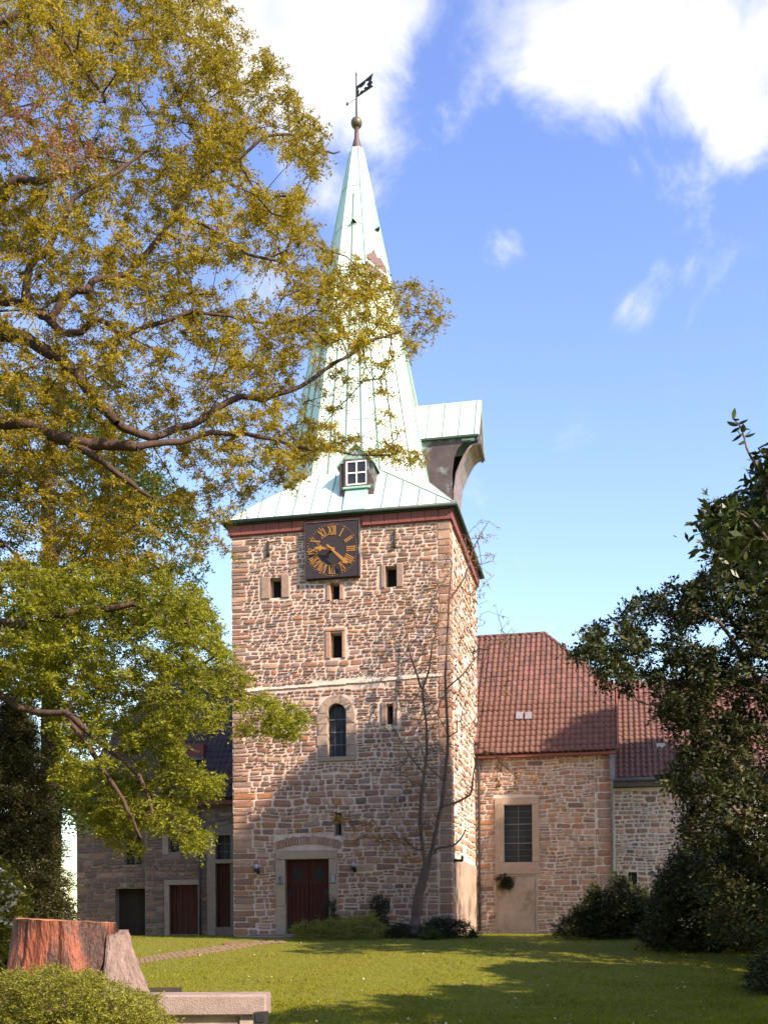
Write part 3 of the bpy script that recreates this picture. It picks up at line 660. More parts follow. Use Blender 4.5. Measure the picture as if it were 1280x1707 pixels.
def dormer():
    v = .28
    d = MB(); fr = rect(577, 768, 612, 809, v); bd = rect(566, 771, 623, 825, v)
    u0, u1 = bd[0], bd[1]; zb, ze = 14.1, bd[3]; uc = (u0+u1)/2; _, zp = LOC(594, 738, v)
    m = MB(); m.prism([(u0, zb), (u1, zb), (u1, ze), (uc, zp-.05), (u0, ze)], v, v+1.9, [])
    b = obj('dormer', m, COPPERD, TW)
    m = MB(); m.prism([(fr[0]-.07, fr[2]-.06), (fr[1]+.07, fr[2]-.06), (fr[1]+.07, fr[3]+.06), (fr[0]-.07, fr[3]+.06)], v-.05, v-.002, [[(fr[0], fr[2]), (fr[0], fr[3]), (fr[1], fr[3]), (fr[1], fr[2])]]); obj('dormer_casing', m, COPPERD, b)
    m = MB(); m.box(fr[0], fr[1], v-.012, v-.003, fr[2], fr[3]); obj('pane', m, GLASS, b)
    m = MB(); t = .05; cx = (fr[0]+fr[1])/2; cz = (fr[2]+fr[3])/2
    m.box(fr[0], fr[0]+t, v-.04, v-.013, fr[2], fr[3]); m.box(fr[1]-t, fr[1], v-.04, v-.013, fr[2], fr[3])
    m.box(fr[0]+t, fr[1]-t, v-.04, v-.013, fr[2], fr[2]+t); m.box(fr[0]+t, fr[1]-t, v-.04, v-.013, fr[3]-t, fr[3])
    m.box(cx-.022, cx+.022, v-.042, v-.013, fr[2]+t, fr[3]-t); m.box(fr[0]+t, cx-.022, v-.04, v-.013, cz-.022, cz+.022); m.box(cx+.022, fr[1]-t, v-.04, v-.013, cz-.022, cz+.022)
    obj('window_frame', m, WHITE, b)
    m = MB(); m.bbox(fr[0]-.1, fr[1]+.1, v-.1, v-.003, fr[2]-.13, fr[2]-.061, .01); obj('window_sill', m, COPPERG, b)
    for s in (-1, 1):
        e = u0-.08 if s < 0 else u1+.08; zl = ze-.10
        m = MB(); P = [(uc, zp), (e, zl), (e, zl-.05), (uc, zp-.06)]; m.prism(P, v-.10, v+2.0); obj('dormer_roof', m, COPPERG, b)
    # gable sheet
    m = MB(); m.prism([(u0+.03, ze+.0), (u1-.03, ze+.0), (uc, zp-.09)], v-.03, v-.003); obj('gable_sheet', m, pm('spotted_copper', (.30, .45, .41), (.22, .33, .30), 5, .6, .1, c3=(.10, .08, .08), c3amt=.43), b)
    # green apron lying on the skirt below the sill
    g = EO+.03; slope = lambda z: -g+(z-ZE)*(HW-HR+g)/(ZR-ZE)
    m = MB(); z0, z1 = ZE+.03, fr[2]-.14; o = .06
    x0, x1 = fr[0]-.02, fr[1]+.02
    m.add([(x0, slope(z0)-o, z0), (x1, slope(z0)-o, z0), (x1, v-.02, z1), (x0, v-.02, z1), (x0, slope(z0)+.1, z0), (x1, slope(z0)+.1, z0), (x1, v+.1, z1), (x0, v+.1, z1)],
          [(0, 1, 2, 3), (0, 3, 7, 4), (1, 5, 6, 2), (0, 4, 5, 1)]); obj('apron_sheet', m, COPPERG, b)
dormer()

def hoist_bay():
    xe = 4.36; b = .86; zr = 18.96; zl = 17.42
    m = MB(); m.box(1.3, 1.4, HW-.1, HW+.1, 17.5, 18.3); H = obj('hoist_bay', m, COPPERD, TW)
    for s in (-1, 1):
        m = MB(); P = [Vector((.9, HW, zr)), Vector((xe, HW, zr)), Vector((xe, HW+s*b, zl)), Vector((.9, HW+s*b, zl))]
        nrm = Vector((0, s*1, .55)).normalized(); Q = [p-nrm*.04 for p in P]
        m.add(P+Q, [(0, 1, 2, 3), (7, 6, 5, 4), (1, 5, 6, 2), (2, 6, 7, 3), (0, 4, 5, 1)]); obj('bay_roof', m, COPPER, H)
        if s < 0:
            for x in (1.95, 2.5, 3.07, 3.64, 4.2):
                m = MB(); strip(m, Vector((x, HW, zr)), Vector((x, HW+s*b, zl)), .026, .03, nrm*1.0); obj('roof_seam', m, SEAM, H)
    m = MB(); m.tube([(1, HW, zr), (xe, HW, zr)], .03, 6); obj('ridge_roll', m, COPPER, H)
    m = MB(); m.box(.9, xe-.02, HW-b-.05, HW-b+.0, zl-.07, zl+.0); m.box(.9, xe-.02, HW+b, HW+b+.05, zl-.07, zl); obj('bay_gutter', m, GUTTER, H)
    # gable end board
    m = MB(); m.prism([(HW-b+.02, zl-.0), (HW+b-.02, zl-.0), (HW, zr-.06)], xe-.12, xe-.05, fn=lambda a, z, y: (y, a, z)); obj('gable_board', m, COPPERD, H)
    m = MB(); m.box(xe-.10, xe-.04, HW-b, HW+b, zl-.2, zl-.002); obj('end_board', m, COPPERD, H)
    # front cheek
    vf = HW-b+.08
    def q(px, py): return LOC(px, py, vf)
    top = [q(711, 728), q(790, 722)]
    P = [(1.2, zl-.05), (3.98, zl-.05), (4.24, zl-.05), (4.24, zl-.20), (3.78, zl-.22), (3.58, zl-.44), (3.46, zl-.75), (3.40, zl-1.2), (3.40, zl-2.1), (3.5, ZE+.02), (2.6, ZE+.3), (1.2, 16.0)]
    m = MB(); m.prism(P, vf, vf+.06); obj('cheek', m, COPPERD, H)
    m = MB(); m.prism(P, HW+b-.14, HW+b-.08); obj('cheek', m, COPPERD, H)
    m = MB(); m.box(4.05, 4.2, vf-.012, vf-.002, zl-.18, zl-.08); m.box(3.75, 4.05, vf-.012, vf-.002, zl-.15, zl-.09); obj('cheek_trim', m, COPPERG, H)
    # outer sheet curving out under the hood
    prof = [(4.34, zl-.26), (4.08, zl-.30), (3.94, zl-.42), (3.80, zl-.64), (3.66, zl-.92), (3.52, zl-1.25), (3.43, zl-1.9), (3.45, zl-2.7), (3.6, ZE+.0)]
    m = MB(); n = len(prof); vs = []
    for x, z in prof: vs += [(x, vf+.02, z), (x, HW+b-.1, z), (x+.06, HW+b-.1, z-.03), (x+.06, vf+.02, z-.03)]
    fs = []
    for i in range(n-1):
        for k in range(4): fs.append((4*i+k, 4*i+(k+1) % 4, 4*i+4+(k+1) % 4, 4*i+4+k))
    fs.append((0, 1, 2, 3)); m.add(vs, fs); obj('hood_sheet', m, pm('bright_worn_copper', (.17, .12, .11), (.30, .24, .22), 4, .45, .1, c3=(.22, .12, .09), c3amt=.45, metallic=.25), H)
    m = MB(); m.box(4.27, 4.33, vf-.0, HW+b-.1, zl-.36, zl-.201); obj('hood_lip', m, COPPERD, H)
hoist_bay()

def clock():
    u0, u1, z0, z1 = R_CL; u1 = u0+1.80; z0 = z1-1.84; c = (u0+u1)/2; cz = (z0+z1)/2-.01
    m = MB(); m.bbox(u0, u1, -.20, -.0, z0, z1, .015); K = obj('clock', m, DIAL, TW); F0 = -.201
    m = MB(); m.box(u0-.02, u1+.02, -.22, .0, z1+.001, z1+.03); m.box(u0-.02, u0-.001, -.22, .0, z0, z1); m.box(u1+.001, u1+.02, -.22, 0, z0, z1)
    obj('clock_casing', m, COPPERD, K)
    R = .845
    for k in range(60):
        a = math.pi/2-k*math.pi/30; rr = .017 if k % 5 else .026
        m = MB(); m.lathe([(rr, 0), (rr*.7, .01), (.001, .014)], 6); V = [(c+R*math.cos(a)+x, F0-.004-z, cz+R*math.sin(a)+y) for x, y, z in m.v]
        mm = MB(); mm.add(V, m.f); obj('minute_dot', mm, GOLD, K)
    nums = {12: 'XII', 1: 'I', 2: 'II', 3: 'III', 4: 'IIII', 5: 'V', 6: 'VI', 7: 'VII', 8: 'VIII', 9: 'IX', 10: 'X', 11: 'XI'}
    ri, ro = .50, .79
    for h, sx in nums.items():
        a = math.pi/2-h*math.pi/6; er = Vector((math.cos(a), 0, math.sin(a))); et = Vector((math.sin(a), 0, -math.cos(a)))
        wd = {'I': .062, 'V': .17, 'X': .17}; tot = sum(wd[q] for q in sx); x = -tot/2; m = MB(); H = ro-ri
        # letters stand with their feet towards the middle of the dial
        def bar(xa, ya, xb, yb, w, lift=0):
            A = Vector((c, F0, cz))+er*(ri+ya)+et*xa; B = Vector((c, F0, cz))+er*(ri+yb)+et*xb
            d = (B-A).normalized(); s = Vector((d.z, 0, -d.x))*w/2; y = Vector((0, -.012-lift, 0))
            v = [A-s, A+s, B+s, B-s]; m.add([p+Vector((0, -.001, 0)) for p in v]+[p+y for p in v], [(4, 5, 6, 7), (0, 1, 5, 4), (1, 2, 6, 5), (2, 3, 7, 6), (3, 0, 4, 7)])
        for q in sx:
            w = wd[q]; mid = x+w/2
            if q == 'I': bar(mid, .0, mid, H, .036)
            if q == 'V': bar(mid-w*.36, H, mid-.008, 0, .04); bar(mid+w*.36, H, mid+.008, 0, .022, .002)
            if q == 'X': bar(mid-w*.38, H, mid+w*.38, 0, .04); bar(mid+w*.38, H, mid-w*.38, 0, .022, .002)
            x += w
        bar(-tot/2, .006, tot/2, .006, .014, .003); bar(-tot/2, H-.006, tot/2, H-.006, .014, .003)
        obj('numeral', m, GOLD, K)
    def hand(ang, pts, lift, name):
        d = Vector((math.sin(ang), 0, math.cos(ang))); s = Vector((math.cos(ang), 0, -math.sin(ang)))
        m = MB(); m.prism([(p[1], p[0]) for p in pts], 0, .02, fn=lambda a, z, y: Vector((c, F0-lift-y, cz))+d*z+s*a); obj(name, m, GOLD, K)
    minute = [(-.18, -.03), (-.18, .03), (.10, .035), (.60, .05), (.63, .10), (.70, .05), (.80, .0), (.70, -.05), (.63, -.10), (.60, -.05), (.10, -.035)]
    hour = [(-.12, -.035), (-.12, .035), (.10, .045), (.30, .035), (.36, .11), (.43, .05), (.58, .0), (.43, -.05), (.36, -.11), (.30, -.035), (.10, -.045)]
    hand(math.radians(22.3*6), minute, .17, 'minute_hand'); hand(math.radians((9+22.3/60)*30-4), hour, .13, 'hour_hand')
    m = MB(); m.tube([(c, F0, cz), (c, F0-.21, cz)], .035, 12); obj('hand_boss', m, GOLD, K, smooth=True)
clock()

# ------------------------------------------------------------------ roof tiles
def tile_mesh(mat, w, l):
    n = 6; prof = []
    for i in range(n+1):
        t = i/n; prof.append(((t-.5)*w*1.04, .028*math.sin(t*2*math.pi)+.02))
    vs = [(x, 0, z+.022) for x, z in prof]+[(x, l*1.12, z) for x, z in prof]+[(x, 0, z) for x, z in prof]
    fs = [(i, i+1, n+2+i, n+1+i) for i in range(n)]+[(2*n+2+i, 2*n+3+i, i+1, i) for i in range(n)]
    m = MB(); m.add(vs, fs); return m
def tiled_slope(parent, mat, P0, U, S, width, length, keep, nparts, w=.215, l=.31, vis=None, seed=1):
    """P0 eave corner, U along the eave, S up the slope (unit vectors), all in the church's axes"""
    tm = tile_mesh(mat, w, l); nrm = U.cross(S).normalized()
    me = bpy.data.meshes.new('roof_tile'); me.from_pydata(tm.v, [], tm.f); me.materials.append(mat)
    me.polygons.foreach_set('use_smooth', [True]*6+[False]*6)
    rr = random.Random(seed); nu, ns = int(width/w), int(length/l); L = []
    for j in range(ns+1):
        for i in range(nu+1):
            a, s = (i+.5)*w, j*l
            if a > width or s > length-.1: continue
            if not keep(a, s+l*.5): continue
            L.append((a, s))
    vis = vis or (lambda a, s: 0); L.sort(key=lambda q: vis(*q)); off = OFF[parent]
    from mathutils import Matrix
    for a, s in L[:nparts]:
        o = bpy.data.objects.new('roof_tile', me); COL.objects.link(o); o.parent = parent
        P = P0+U*(a+rr.uniform(-.004, .004))+S*(s+rr.uniform(-.012, .012))+nrm*(.03+rr.uniform(0, .008))-off
        U2 = (U+S*rr.uniform(-.015, .015)).normalized(); N2 = (nrm+S*rr.uniform(-.02, .02)).normalized(); S2 = N2.cross(U2)
        o.matrix_local = Matrix(((U2.x, S2.x, N2.x, P.x), (U2.y, S2.y, N2.y, P.y), (U2.z, S2.z, N2.z, P.z), (0, 0, 0, 1)))
    if L[nparts:]:
        m = MB()
        for a, s in L[nparts:]:
            P = P0+U*(a+rr.uniform(-.004, .004))+S*(s+rr.uniform(-.012, .012))+nrm*(.03+rr.uniform(0, .008))
            m.add([P+U*x+S*y+nrm*z for x, y, z in tm.v], tm.f)
        obj('roof_tiles', m, mat, parent, kind='stuff')

def slope_pts(v0, z0, v1, z1): 
    S = Vector((0, v1-v0, z1-z0)); return S.normalized(), S.length

# ------------------------------------------------------------------ right wing with half-hipped roof
VW = 6.6                                           # its front stands this far behind the tower front
WG = bthing('church_wing', 'rubble stone church wing with red tiled half hipped roof right of the tower', 'church building', 6.2, VW)
def wing():
    uL = HW+.0; uR, _ = LOC(1021, 1400, VW); zt = LOC(910, 1262, VW)[1]
    win = rect(840, 1342, 887, 1438, VW); fr = rect(825, 1330, 899, 1458, VW); bl = rect(827, 1457, 895, 1562, VW); bl = (bl[0], bl[1], -.3, fr[2]-.02)
    m = MB(); wall_sheet(m, uL, uR, -.5, zt+.2, [win], FRONT(VW), .35)
    m.add([(uR, VW, -.5), (uR, VW+8, -.5), (uR, VW+8, zt+.2), (uR, VW, zt+.2)], [(0, 1, 2, 3)]); obj('wall', m, MORTAR2, WG)
    m = MB(); m.box(uL+.1, uR-.4, VW+.36, VW+7.5, -.3, zt); obj('dark_interior', m, DARKW, WG)
    # window frame in four stones, window with three rows of panes
    for a, b, c, d in ((fr[0], win[0], win[2], win[3]), (win[1], fr[1], win[2], win[3]), (fr[0], fr[1], win[3]+.004, fr[3]), (fr[0], fr[1], fr[2], win[2]-.004)):
        m = MB(); m.bbox(a, b, VW-.06, VW+.2, c, d, .012); obj('window_surround', m, SAND, WG)
    for k in range(3):
        for j in range(2):
            a, b = win[0]+(win[1]-win[0])*j/2, win[0]+(win[1]-win[0])*(j+1)/2; c, d = win[2]+(win[3]-win[2])*k/3, win[2]+(win[3]-win[2])*(k+1)/3
            m = MB(); m.box(a+.01, b-.01, VW+.16, VW+.17, c+.015, d-.015); obj('pane', m, GLASS, WG)
    m = MB()
    for k in (0, 1, 2, 3): z = win[2]+(win[3]-win[2])*k/3; m.box(win[0], win[1], VW+.13, VW+.158, max(win[2], z-.02), min(win[3], z+.02))
    for k in range(0, 3): x = win[0]+(win[1]-win[0])*k/2; m.box(max(x-.012, win[0]), min(win[1], x+.012), VW+.135, VW+.157, win[2], win[3])
    for k in range(1, 9):
        if k % 3: z = win[2]+(win[3]-win[2])*k/9; m.box(win[0], win[1], VW+.145, VW+.156, z-.005, z+.005)
    obj('window_bars', m, LEAD, WG)
    # blocked doorway
    m = MB(); m.bbox(bl[0]+.06, bl[1]-.06, VW-.03, VW+.1, bl[2], bl[3]-.06, .01); obj('blocked_doorway', m, PLAST, WG)
    m = MB(); m.bbox(bl[0]-.02, bl[0]+.056, VW-.05, VW+.1, bl[2], bl[3], .01); m.bbox(bl[1]-.056, bl[1]+.02, VW-.05, VW+.1, bl[2], bl[3], .01); m.bbox(bl[0]+.058, bl[1]-.058, VW-.05, VW+.1, bl[3]-.055, bl[3], .01); obj('doorway_surround', m, SAND, WG)
    hs = [(fr[0], fr[1], fr[2], fr[3]), (bl[0]-.03, bl[1]+.03, bl[2], bl[3])]
    S = rubble(uL+.05, uR-.62, -.25, zt, hs, 41, (.12, .24), (1.2, 3.2), .018, 5.5, .22)
    # quoins at the right end
    z = -.25; rr = random.Random(5)
    Q = []
    while z < zt-.05:
        h = min(rr.uniform(.22, .42), zt-z); w = rr.uniform(.35, .66)
        Q.append((outline(uR-w, uR+.02, z, z+h, rr, .01, .004, 0), rr))
        if w < .56: Q.append((outline(uR-.63, uR-w, z, z+h, rr, .016, .01, 0), rr))
        z += h
    for P, _ in Q:
        m = MB(); add_stone(m, P, FRONT(VW), rr, (3, 2, 4, 0, 3, 2, 0)); obj('quoin_stone', m, STONE[m.m[0]], WG)
    lay(S, FRONT(VW), WG, 260, (3, 3, 5, 2, 4, 4, 1))
    # roof
    ve, ze = VW-.38, LOC(1030, 1246, VW-.38)[1]; ze = (ze+LOC(800, 1264, VW-.38)[1])/2
    vr, zr = VW+4.4, LOC(905, 1058, VW+4.4)[1]; uH = LOC(907, 1058, vr)[0]; u1 = uR+.18; EX = 2.2; u0 = HW-EX
    Sd, ln = slope_pts(ve, ze, vr, zr)
    th = .48; sh = ln*th                             # the hip starts this far up the verge
    vt = (7.5-ve)/(vr-ve)*ln; keep = lambda a, s: (a > EX+.05 or s > vt) and ((s < sh) or (a < (u1-u0)-(u1-uH)*(s-sh)/(ln-sh)+.02))
    P0 = Vector((u0, ve, ze)); PH = P0+Vector((u1-u0, 0, 0))+Sd*sh; PR = Vector((uH, vr, zr))
    m = MB(); PB_ = Vector((u1, 2*vr-PH.y, PH.z))
    ez = ze+(zr-ze)*vt/ln; m.add([Vector((HW+.03, ve, ze)), Vector((u1, ve, ze)), PH, PR, Vector((u0, vr, zr)), Vector((u0, 7.5, ez)), Vector((HW+.03, 7.5, ez))], [(0, 1, 2, 3, 4, 5, 6)]); m.add([PH, PB_, PR], [(0, 1, 2)])
    m.add([Vector((u0, 2*vr-ve, ze)), Vector((u1, 2*vr-ve, ze)), PB_, PR, Vector((u0, vr, zr))], [(4, 3, 2, 1, 0)])
    m.add([Vector((u1-.2, ve+.3, ze)), Vector((u1-.2, 2*vr-ve, ze)), Vector((u1-.2, PB_.y, PB_.z)), Vector((u1-.2, PH.y, PH.z))], [(0, 1, 2, 3)])
    obj('roof', m, TILED, WG)
    tiled_slope(WG, TILE, P0, Vector((1, 0, 0)), Sd, u1-u0, ln, keep, 290, vis=lambda a, s: s)
    rr = random.Random(2)
    def caps(A, B, name):
        d = (B-A); n = max(1, int(d.length/.34)); d /= n
        for i in range(n):
            m = MB(); m.tube([A+d*i+Vector((0, 0, .02)), A+d*(i+1.08)+Vector((0, 0, .05))], [.10, .085], 8); obj(name, m, TILE, WG, smooth=True)
    caps(Vector((u0, vr, zr)), PR, 'ridge_tile'); caps(PH, PR, 'hip_tile'); 
    m = MB(); m.box(u1-.03, u1+.03, 0, 0, 0, 0); 
    m = MB(); strip(m, Vector((u1+.02, ve, ze)), PH+Vector((.02, 0, 0)), .06, .10, Vector((0, -.7, .7))); obj('verge_board', m, FASCIA, WG)
    # eaves: red-brown soffit board, gutter
    m = MB(); m.box(HW+.03, u1-.25, VW-.12, VW+.05, zt-.0, ze+.08); obj('eaves_board', m, FASCIA, WG)
    m = MB(); m.box(HW+.03, u1-.05, ve+.03, VW-.121, ze-.11, ze-.02); obj('soffit', m, FASCIA, WG)
    # glass vent tiles
    for px, py in ((866, 1197), (881, 1197)):
        for v in [ve+ (vr-ve)*.3]:
            u, z = LOC(px, py, v)
        # find the slope point under this pixel
        best = min((abs(LOC(px, py, ve+(vr-ve)*t/200)[1]-(ze+(zr-ze)*t/200)), t) for t in range(200))[1]/200
        vv = ve+(vr-ve)*best; u, z = LOC(px, py, vv); P = Vector((u, vv, z)); nn = Vector((1, 0, 0)).cross(Sd).normalized()
        m = MB(); a = P+nn*.05; A = [a-Vector((.13, 0, 0))-Sd*.2, a+Vector((.13, 0, 0))-Sd*.2, a+Vector((.13, 0, 0))+Sd*.2, a-Vector((.13, 0, 0))+Sd*.2]
        m.add(A+[q+nn*.08 for q in A], [(4, 5, 6, 7), (0, 1, 5, 4), (1, 2, 6, 5), (2, 3, 7, 6), (3, 0, 4, 7)]); obj('glass_tile', m, pm('glass_tile', (.14, .15, .16), (.24, .24, .25), 6, .3, 0, spec=.6), WG)
    # downpipes
    for x, name in ((HW+.16, PIPED), (uR-.02, ZINC)):
        m = MB(); m.tube([(x, VW-.3, zt+.05), (x, VW-.12, zt-.3), (x, VW-.12, .1)], .05, 8); p = obj('downpipe', m, name, WG, smooth=True)
        for z in (1.2, 3, 4.9):
            m = MB(); m.box(x-.065, x+.065, VW-.18, VW, z, z+.04); obj('pipe_clip', m, name, p)
    m = MB(); m.box(uR-.09, uR+.09, VW-.24, VW-.04, zt-.95, zt-.1); m.box(uR-.12, uR+.12, VW-.26, VW-.02, zt-.1, zt-.02); obj('rainwater_box', m, ZINC, WG)
    return uR, zt
WR, WZT = wing()

VL = 7.6
LW = bthing('low_wing', 'lower stone annex with dark red pantiles behind the dark tree on the right', 'church building', WR+4, VL)
def low_wing():
    u0, u1 = WR+.02, WR+10; zt = LOC(1060, 1318, VL)[1]
    nw = rect(1047, 1450, 1062, 1490, VL); nw = (nw[0], nw[1], 1.4, 2.3)
    m = MB(); wall_sheet(m, u0, u1, -.5, zt+.1, [nw], FRONT(VL)); obj('wall', m, MORTAR2, LW)
    m = MB(); m.box(nw[0], nw[1], VL+.3, VL+.32, nw[2], nw[3]); obj('window_glass', m, GLASS, LW)
    S = rubble(u0+.05, u0+5, -.2, zt, [nw], 55, (.15, .27), (1.0, 2.2), .026, 9.5, .2); lay(S, FRONT(VL), LW, 200, (3, 3, 2, 0, 6, 3, 3))
    ve, ze = VL-.35, LOC(1080, 1297, VL-.35)[1]; vr, zr = VL+4.6, ze+4.6
    Sd, ln = slope_pts(ve, ze, vr, zr); P0 = Vector((WR+.02, ve, ze)); w = 9.6
    m = MB(); m.add([P0, P0+Vector((w, 0, 0)), P0+Vector((w, 0, 0))+Sd*ln, P0+Sd*ln, Vector((P0.x, 2*vr-ve, ze)), Vector((P0.x+w, 2*vr-ve, ze))], [(0, 1, 2, 3), (3, 2, 5, 4), (0, 3, 4), (1, 5, 2)]); obj('roof', m, TILED, LW)
    tiled_slope(LW, TILE, P0, Vector((1, 0, 0)), Sd, w, ln, lambda a, s: a < 6, 200, vis=lambda a, s: a+s*.3, seed=7)
    m = MB(); m.tube([(P0.x, ve-.06, ze-.04), (P0.x+w, ve-.06, ze-.04)], .07, 8); obj('gutter', m, ZINC, LW, smooth=True)
    m = MB(); m.box(P0.x, P0.x+w, ve+.02, VL-.002, ze-.28, ze-.08); obj('eaves_board', m, PIPED, LW)
    best = min((abs(LOC(1101, 1246, ve+(vr-ve)*t/200)[1]-(ze+(zr-ze)*t/200)), t) for t in range(200))[1]/200
    vv = ve+(vr-ve)*best; u, z = LOC(1101, 1246, vv); m = MB(); m.box(u-.16, u+.16, vv-.12, vv+.1, z-.12, z+.14); obj('glass_tile', m, pm('glass_tile_dull', (.32, .32, .33), (.42, .41, .41), 6, .3, 0), LW)
low_wing()

# ------------------------------------------------------------------ left nave in the shade of the tower
VN = 5.2
NV = bthing('church_nave', 'shaded stone nave with dark tiled roof and red doors left of the tower', 'church building', -8, VN)
def nave():
    u0 = LOC(128, 1450, VN)[0]; um = LOC(248, 1500, VN)[0]; u1 = -HW-.0; zt = LOC(330, 1338, VN)[1]; vb = VN-.35
    dr = rect(283, 1476, 331, 1558, vb); dr = (dr[0], dr[1], .03, dr[3])
    w1 = rect(281, 1385, 299, 1421, vb); td = rect(360, 1440, 384, 1546, vb); tw = rect(360, 1393, 384, 1433, vb)
    tall = rect(207, 1335, 236, 1442, VN); dk = rect(192, 1482, 247, 1557, VN); dk = (dk[0], dk[1], -.1, dk[3])
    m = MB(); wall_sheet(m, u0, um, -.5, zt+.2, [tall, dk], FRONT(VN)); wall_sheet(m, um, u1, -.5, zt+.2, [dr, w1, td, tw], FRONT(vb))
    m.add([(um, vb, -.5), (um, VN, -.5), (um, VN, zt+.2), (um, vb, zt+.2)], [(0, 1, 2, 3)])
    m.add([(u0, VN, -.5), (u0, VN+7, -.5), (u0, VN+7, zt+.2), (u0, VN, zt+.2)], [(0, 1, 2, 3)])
    obj('wall', m, pm('shade_dark_mortar', (.24, .195, .16), (.18, .145, .12), 3, .95, .6, 22), NV)  # mortar colour darkened to put shade into the nave wall
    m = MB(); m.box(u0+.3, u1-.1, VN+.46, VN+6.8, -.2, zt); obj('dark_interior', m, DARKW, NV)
    for r, v in ((w1, vb), (tw, vb), (tall, VN)):
        m = MB(); m.box(r[0], r[1], v+.25, v+.27, r[2], r[3]); g = obj('window_glass', m, GLASS, NV)
        m = MB(); x = (r[0]+r[1])/2; m.box(x-.02, x+.02, v+.22, v+.248, r[2], r[3])
        for k in (1, 2): z = r[2]+(r[3]-r[2])*k/3; m.box(r[0], r[1], v+.22, v+.246, z-.015, z+.015)
        obj('window_bar', m, LEAD, g)
    for r, v in ((dr, vb), (td, vb)):
        n = 5
        for k in range(n):
            m = MB(); a, b = r[0]+(r[1]-r[0])*k/n, r[0]+(r[1]-r[0])*(k+1)/n; m.bbox(a+.004, b-.004, v+.15, v+.2, r[2], r[3], .008); obj('door_board', m, DOOR, NV)
    m = MB(); m.box(dk[0], dk[1], VN+.38, VN+.42, dk[2], dk[3]); obj('dark_panel', m, pm('dark_panel_brown', (.02, .014, .010), (.035, .024, .018), 3, .8, .2, stretch=(4, 4, .4)), NV)  # near-black sheet filling the back of the recess
    m = MB(); m.bbox(dr[0]-.2, dr[0], vb-.05, vb+.2, -.2, dr[3], .01); m.bbox(dr[1], dr[1]+.12, vb-.05, vb+.2, -.2, dr[3], .01); m.bbox(dr[0]-.2, dr[1]+.12, vb-.055, vb+.2, dr[3]+.003, dr[3]+.2, .01); obj('door_surround', m, SAND, NV)
    m = MB(); m.bbox(td[0]-.35, td[0], vb-.04, vb+.2, -.2, tw[3]+.25, .01); m.bbox(td[0]+.002, td[1]+.15, vb-.045, vb+.2, td[3]+.002, tw[2]-.002, .01); obj('door_surround', m, SAND, NV)
    m = MB(); m.bbox(w1[0]-.25, w1[0], vb-.03, vb+.1, w1[2]-.1, w1[3]+.5, .01); obj('window_surround', m, SAND, NV)
    hs = [(dr[0]-.2, dr[1]+.12, -.2, dr[3]+.2), (td[0]-.35, td[1]+.3, -.2, tw[3]+.25), (w1[0]-.25, w1[1], w1[2]-.1, w1[3]+.5)]
    pal = (3, 5, 1, 0, 3, 0, 9)  # stone mix weighted dark, painting in the shade on this wall
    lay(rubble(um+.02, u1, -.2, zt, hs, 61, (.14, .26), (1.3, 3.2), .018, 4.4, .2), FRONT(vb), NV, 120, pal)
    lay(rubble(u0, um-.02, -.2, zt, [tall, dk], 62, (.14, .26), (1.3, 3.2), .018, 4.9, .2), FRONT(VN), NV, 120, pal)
    ve, ze = vb-.35, zt+.05; vr, zr = VN+3.7, LOC(330, 1120, VN+3.7)[1]
    Sd, ln = slope_pts(ve, ze, vr, zr); P0 = Vector((u0-.2, ve, ze)); w = u1-u0+.2-.01
    m = MB(); m.add([P0, P0+Vector((w, 0, 0)), P0+Vector((w, 0, 0))+Sd*ln, P0+Sd*ln+Vector((2.2, 0, 0)), Vector((P0.x, 2*vr-ve, ze)), Vector((P0.x+w, 2*vr-ve, ze))], [(0, 1, 2, 3), (3, 2, 5, 4), (0, 3, 4)]); obj('roof', m, TILED, NV)
    tiled_slope(NV, TILED, P0, Vector((1, 0, 0)), Sd, w, ln, lambda a, s: a > 2.2*s/ln, 150, vis=lambda a, s: w-a+s*.3, seed=9)
    m = MB(); m.box(P0.x, P0.x+w, ve+.05, vb-.002, ze-.22, ze-.06); obj('eaves_board', m, FASCIA, NV)
    # small dormer hatch with a zinc apron
    best = min((abs(LOC(318, 1262, ve+(vr-ve)*t/200)[1]-(ze+(zr-ze)*t/200)), t) for t in range(200))[1]/200
    vv = ve+(vr-ve)*best; u, z = LOC(326, 1265, vv); m = MB(); m.box(u-.42, u+.42, vv-.25, vv+1.0, z-.05, z+.55); h = obj('roof_hatch', m, FASCIA, NV)
    m = MB(); m.box(u-.5, u+.5, vv-.45, vv-.24, z-.12, z-.04); obj('hatch_apron', m, ZINC, h)
    x = LOC(333, 1450, vb-.1)[0]; m = MB(); m.tube([(x, vb-.1, zt), (x, vb-.1, 0)], .045, 8); obj('downpipe', m, PIPED, NV, smooth=True)
nave()

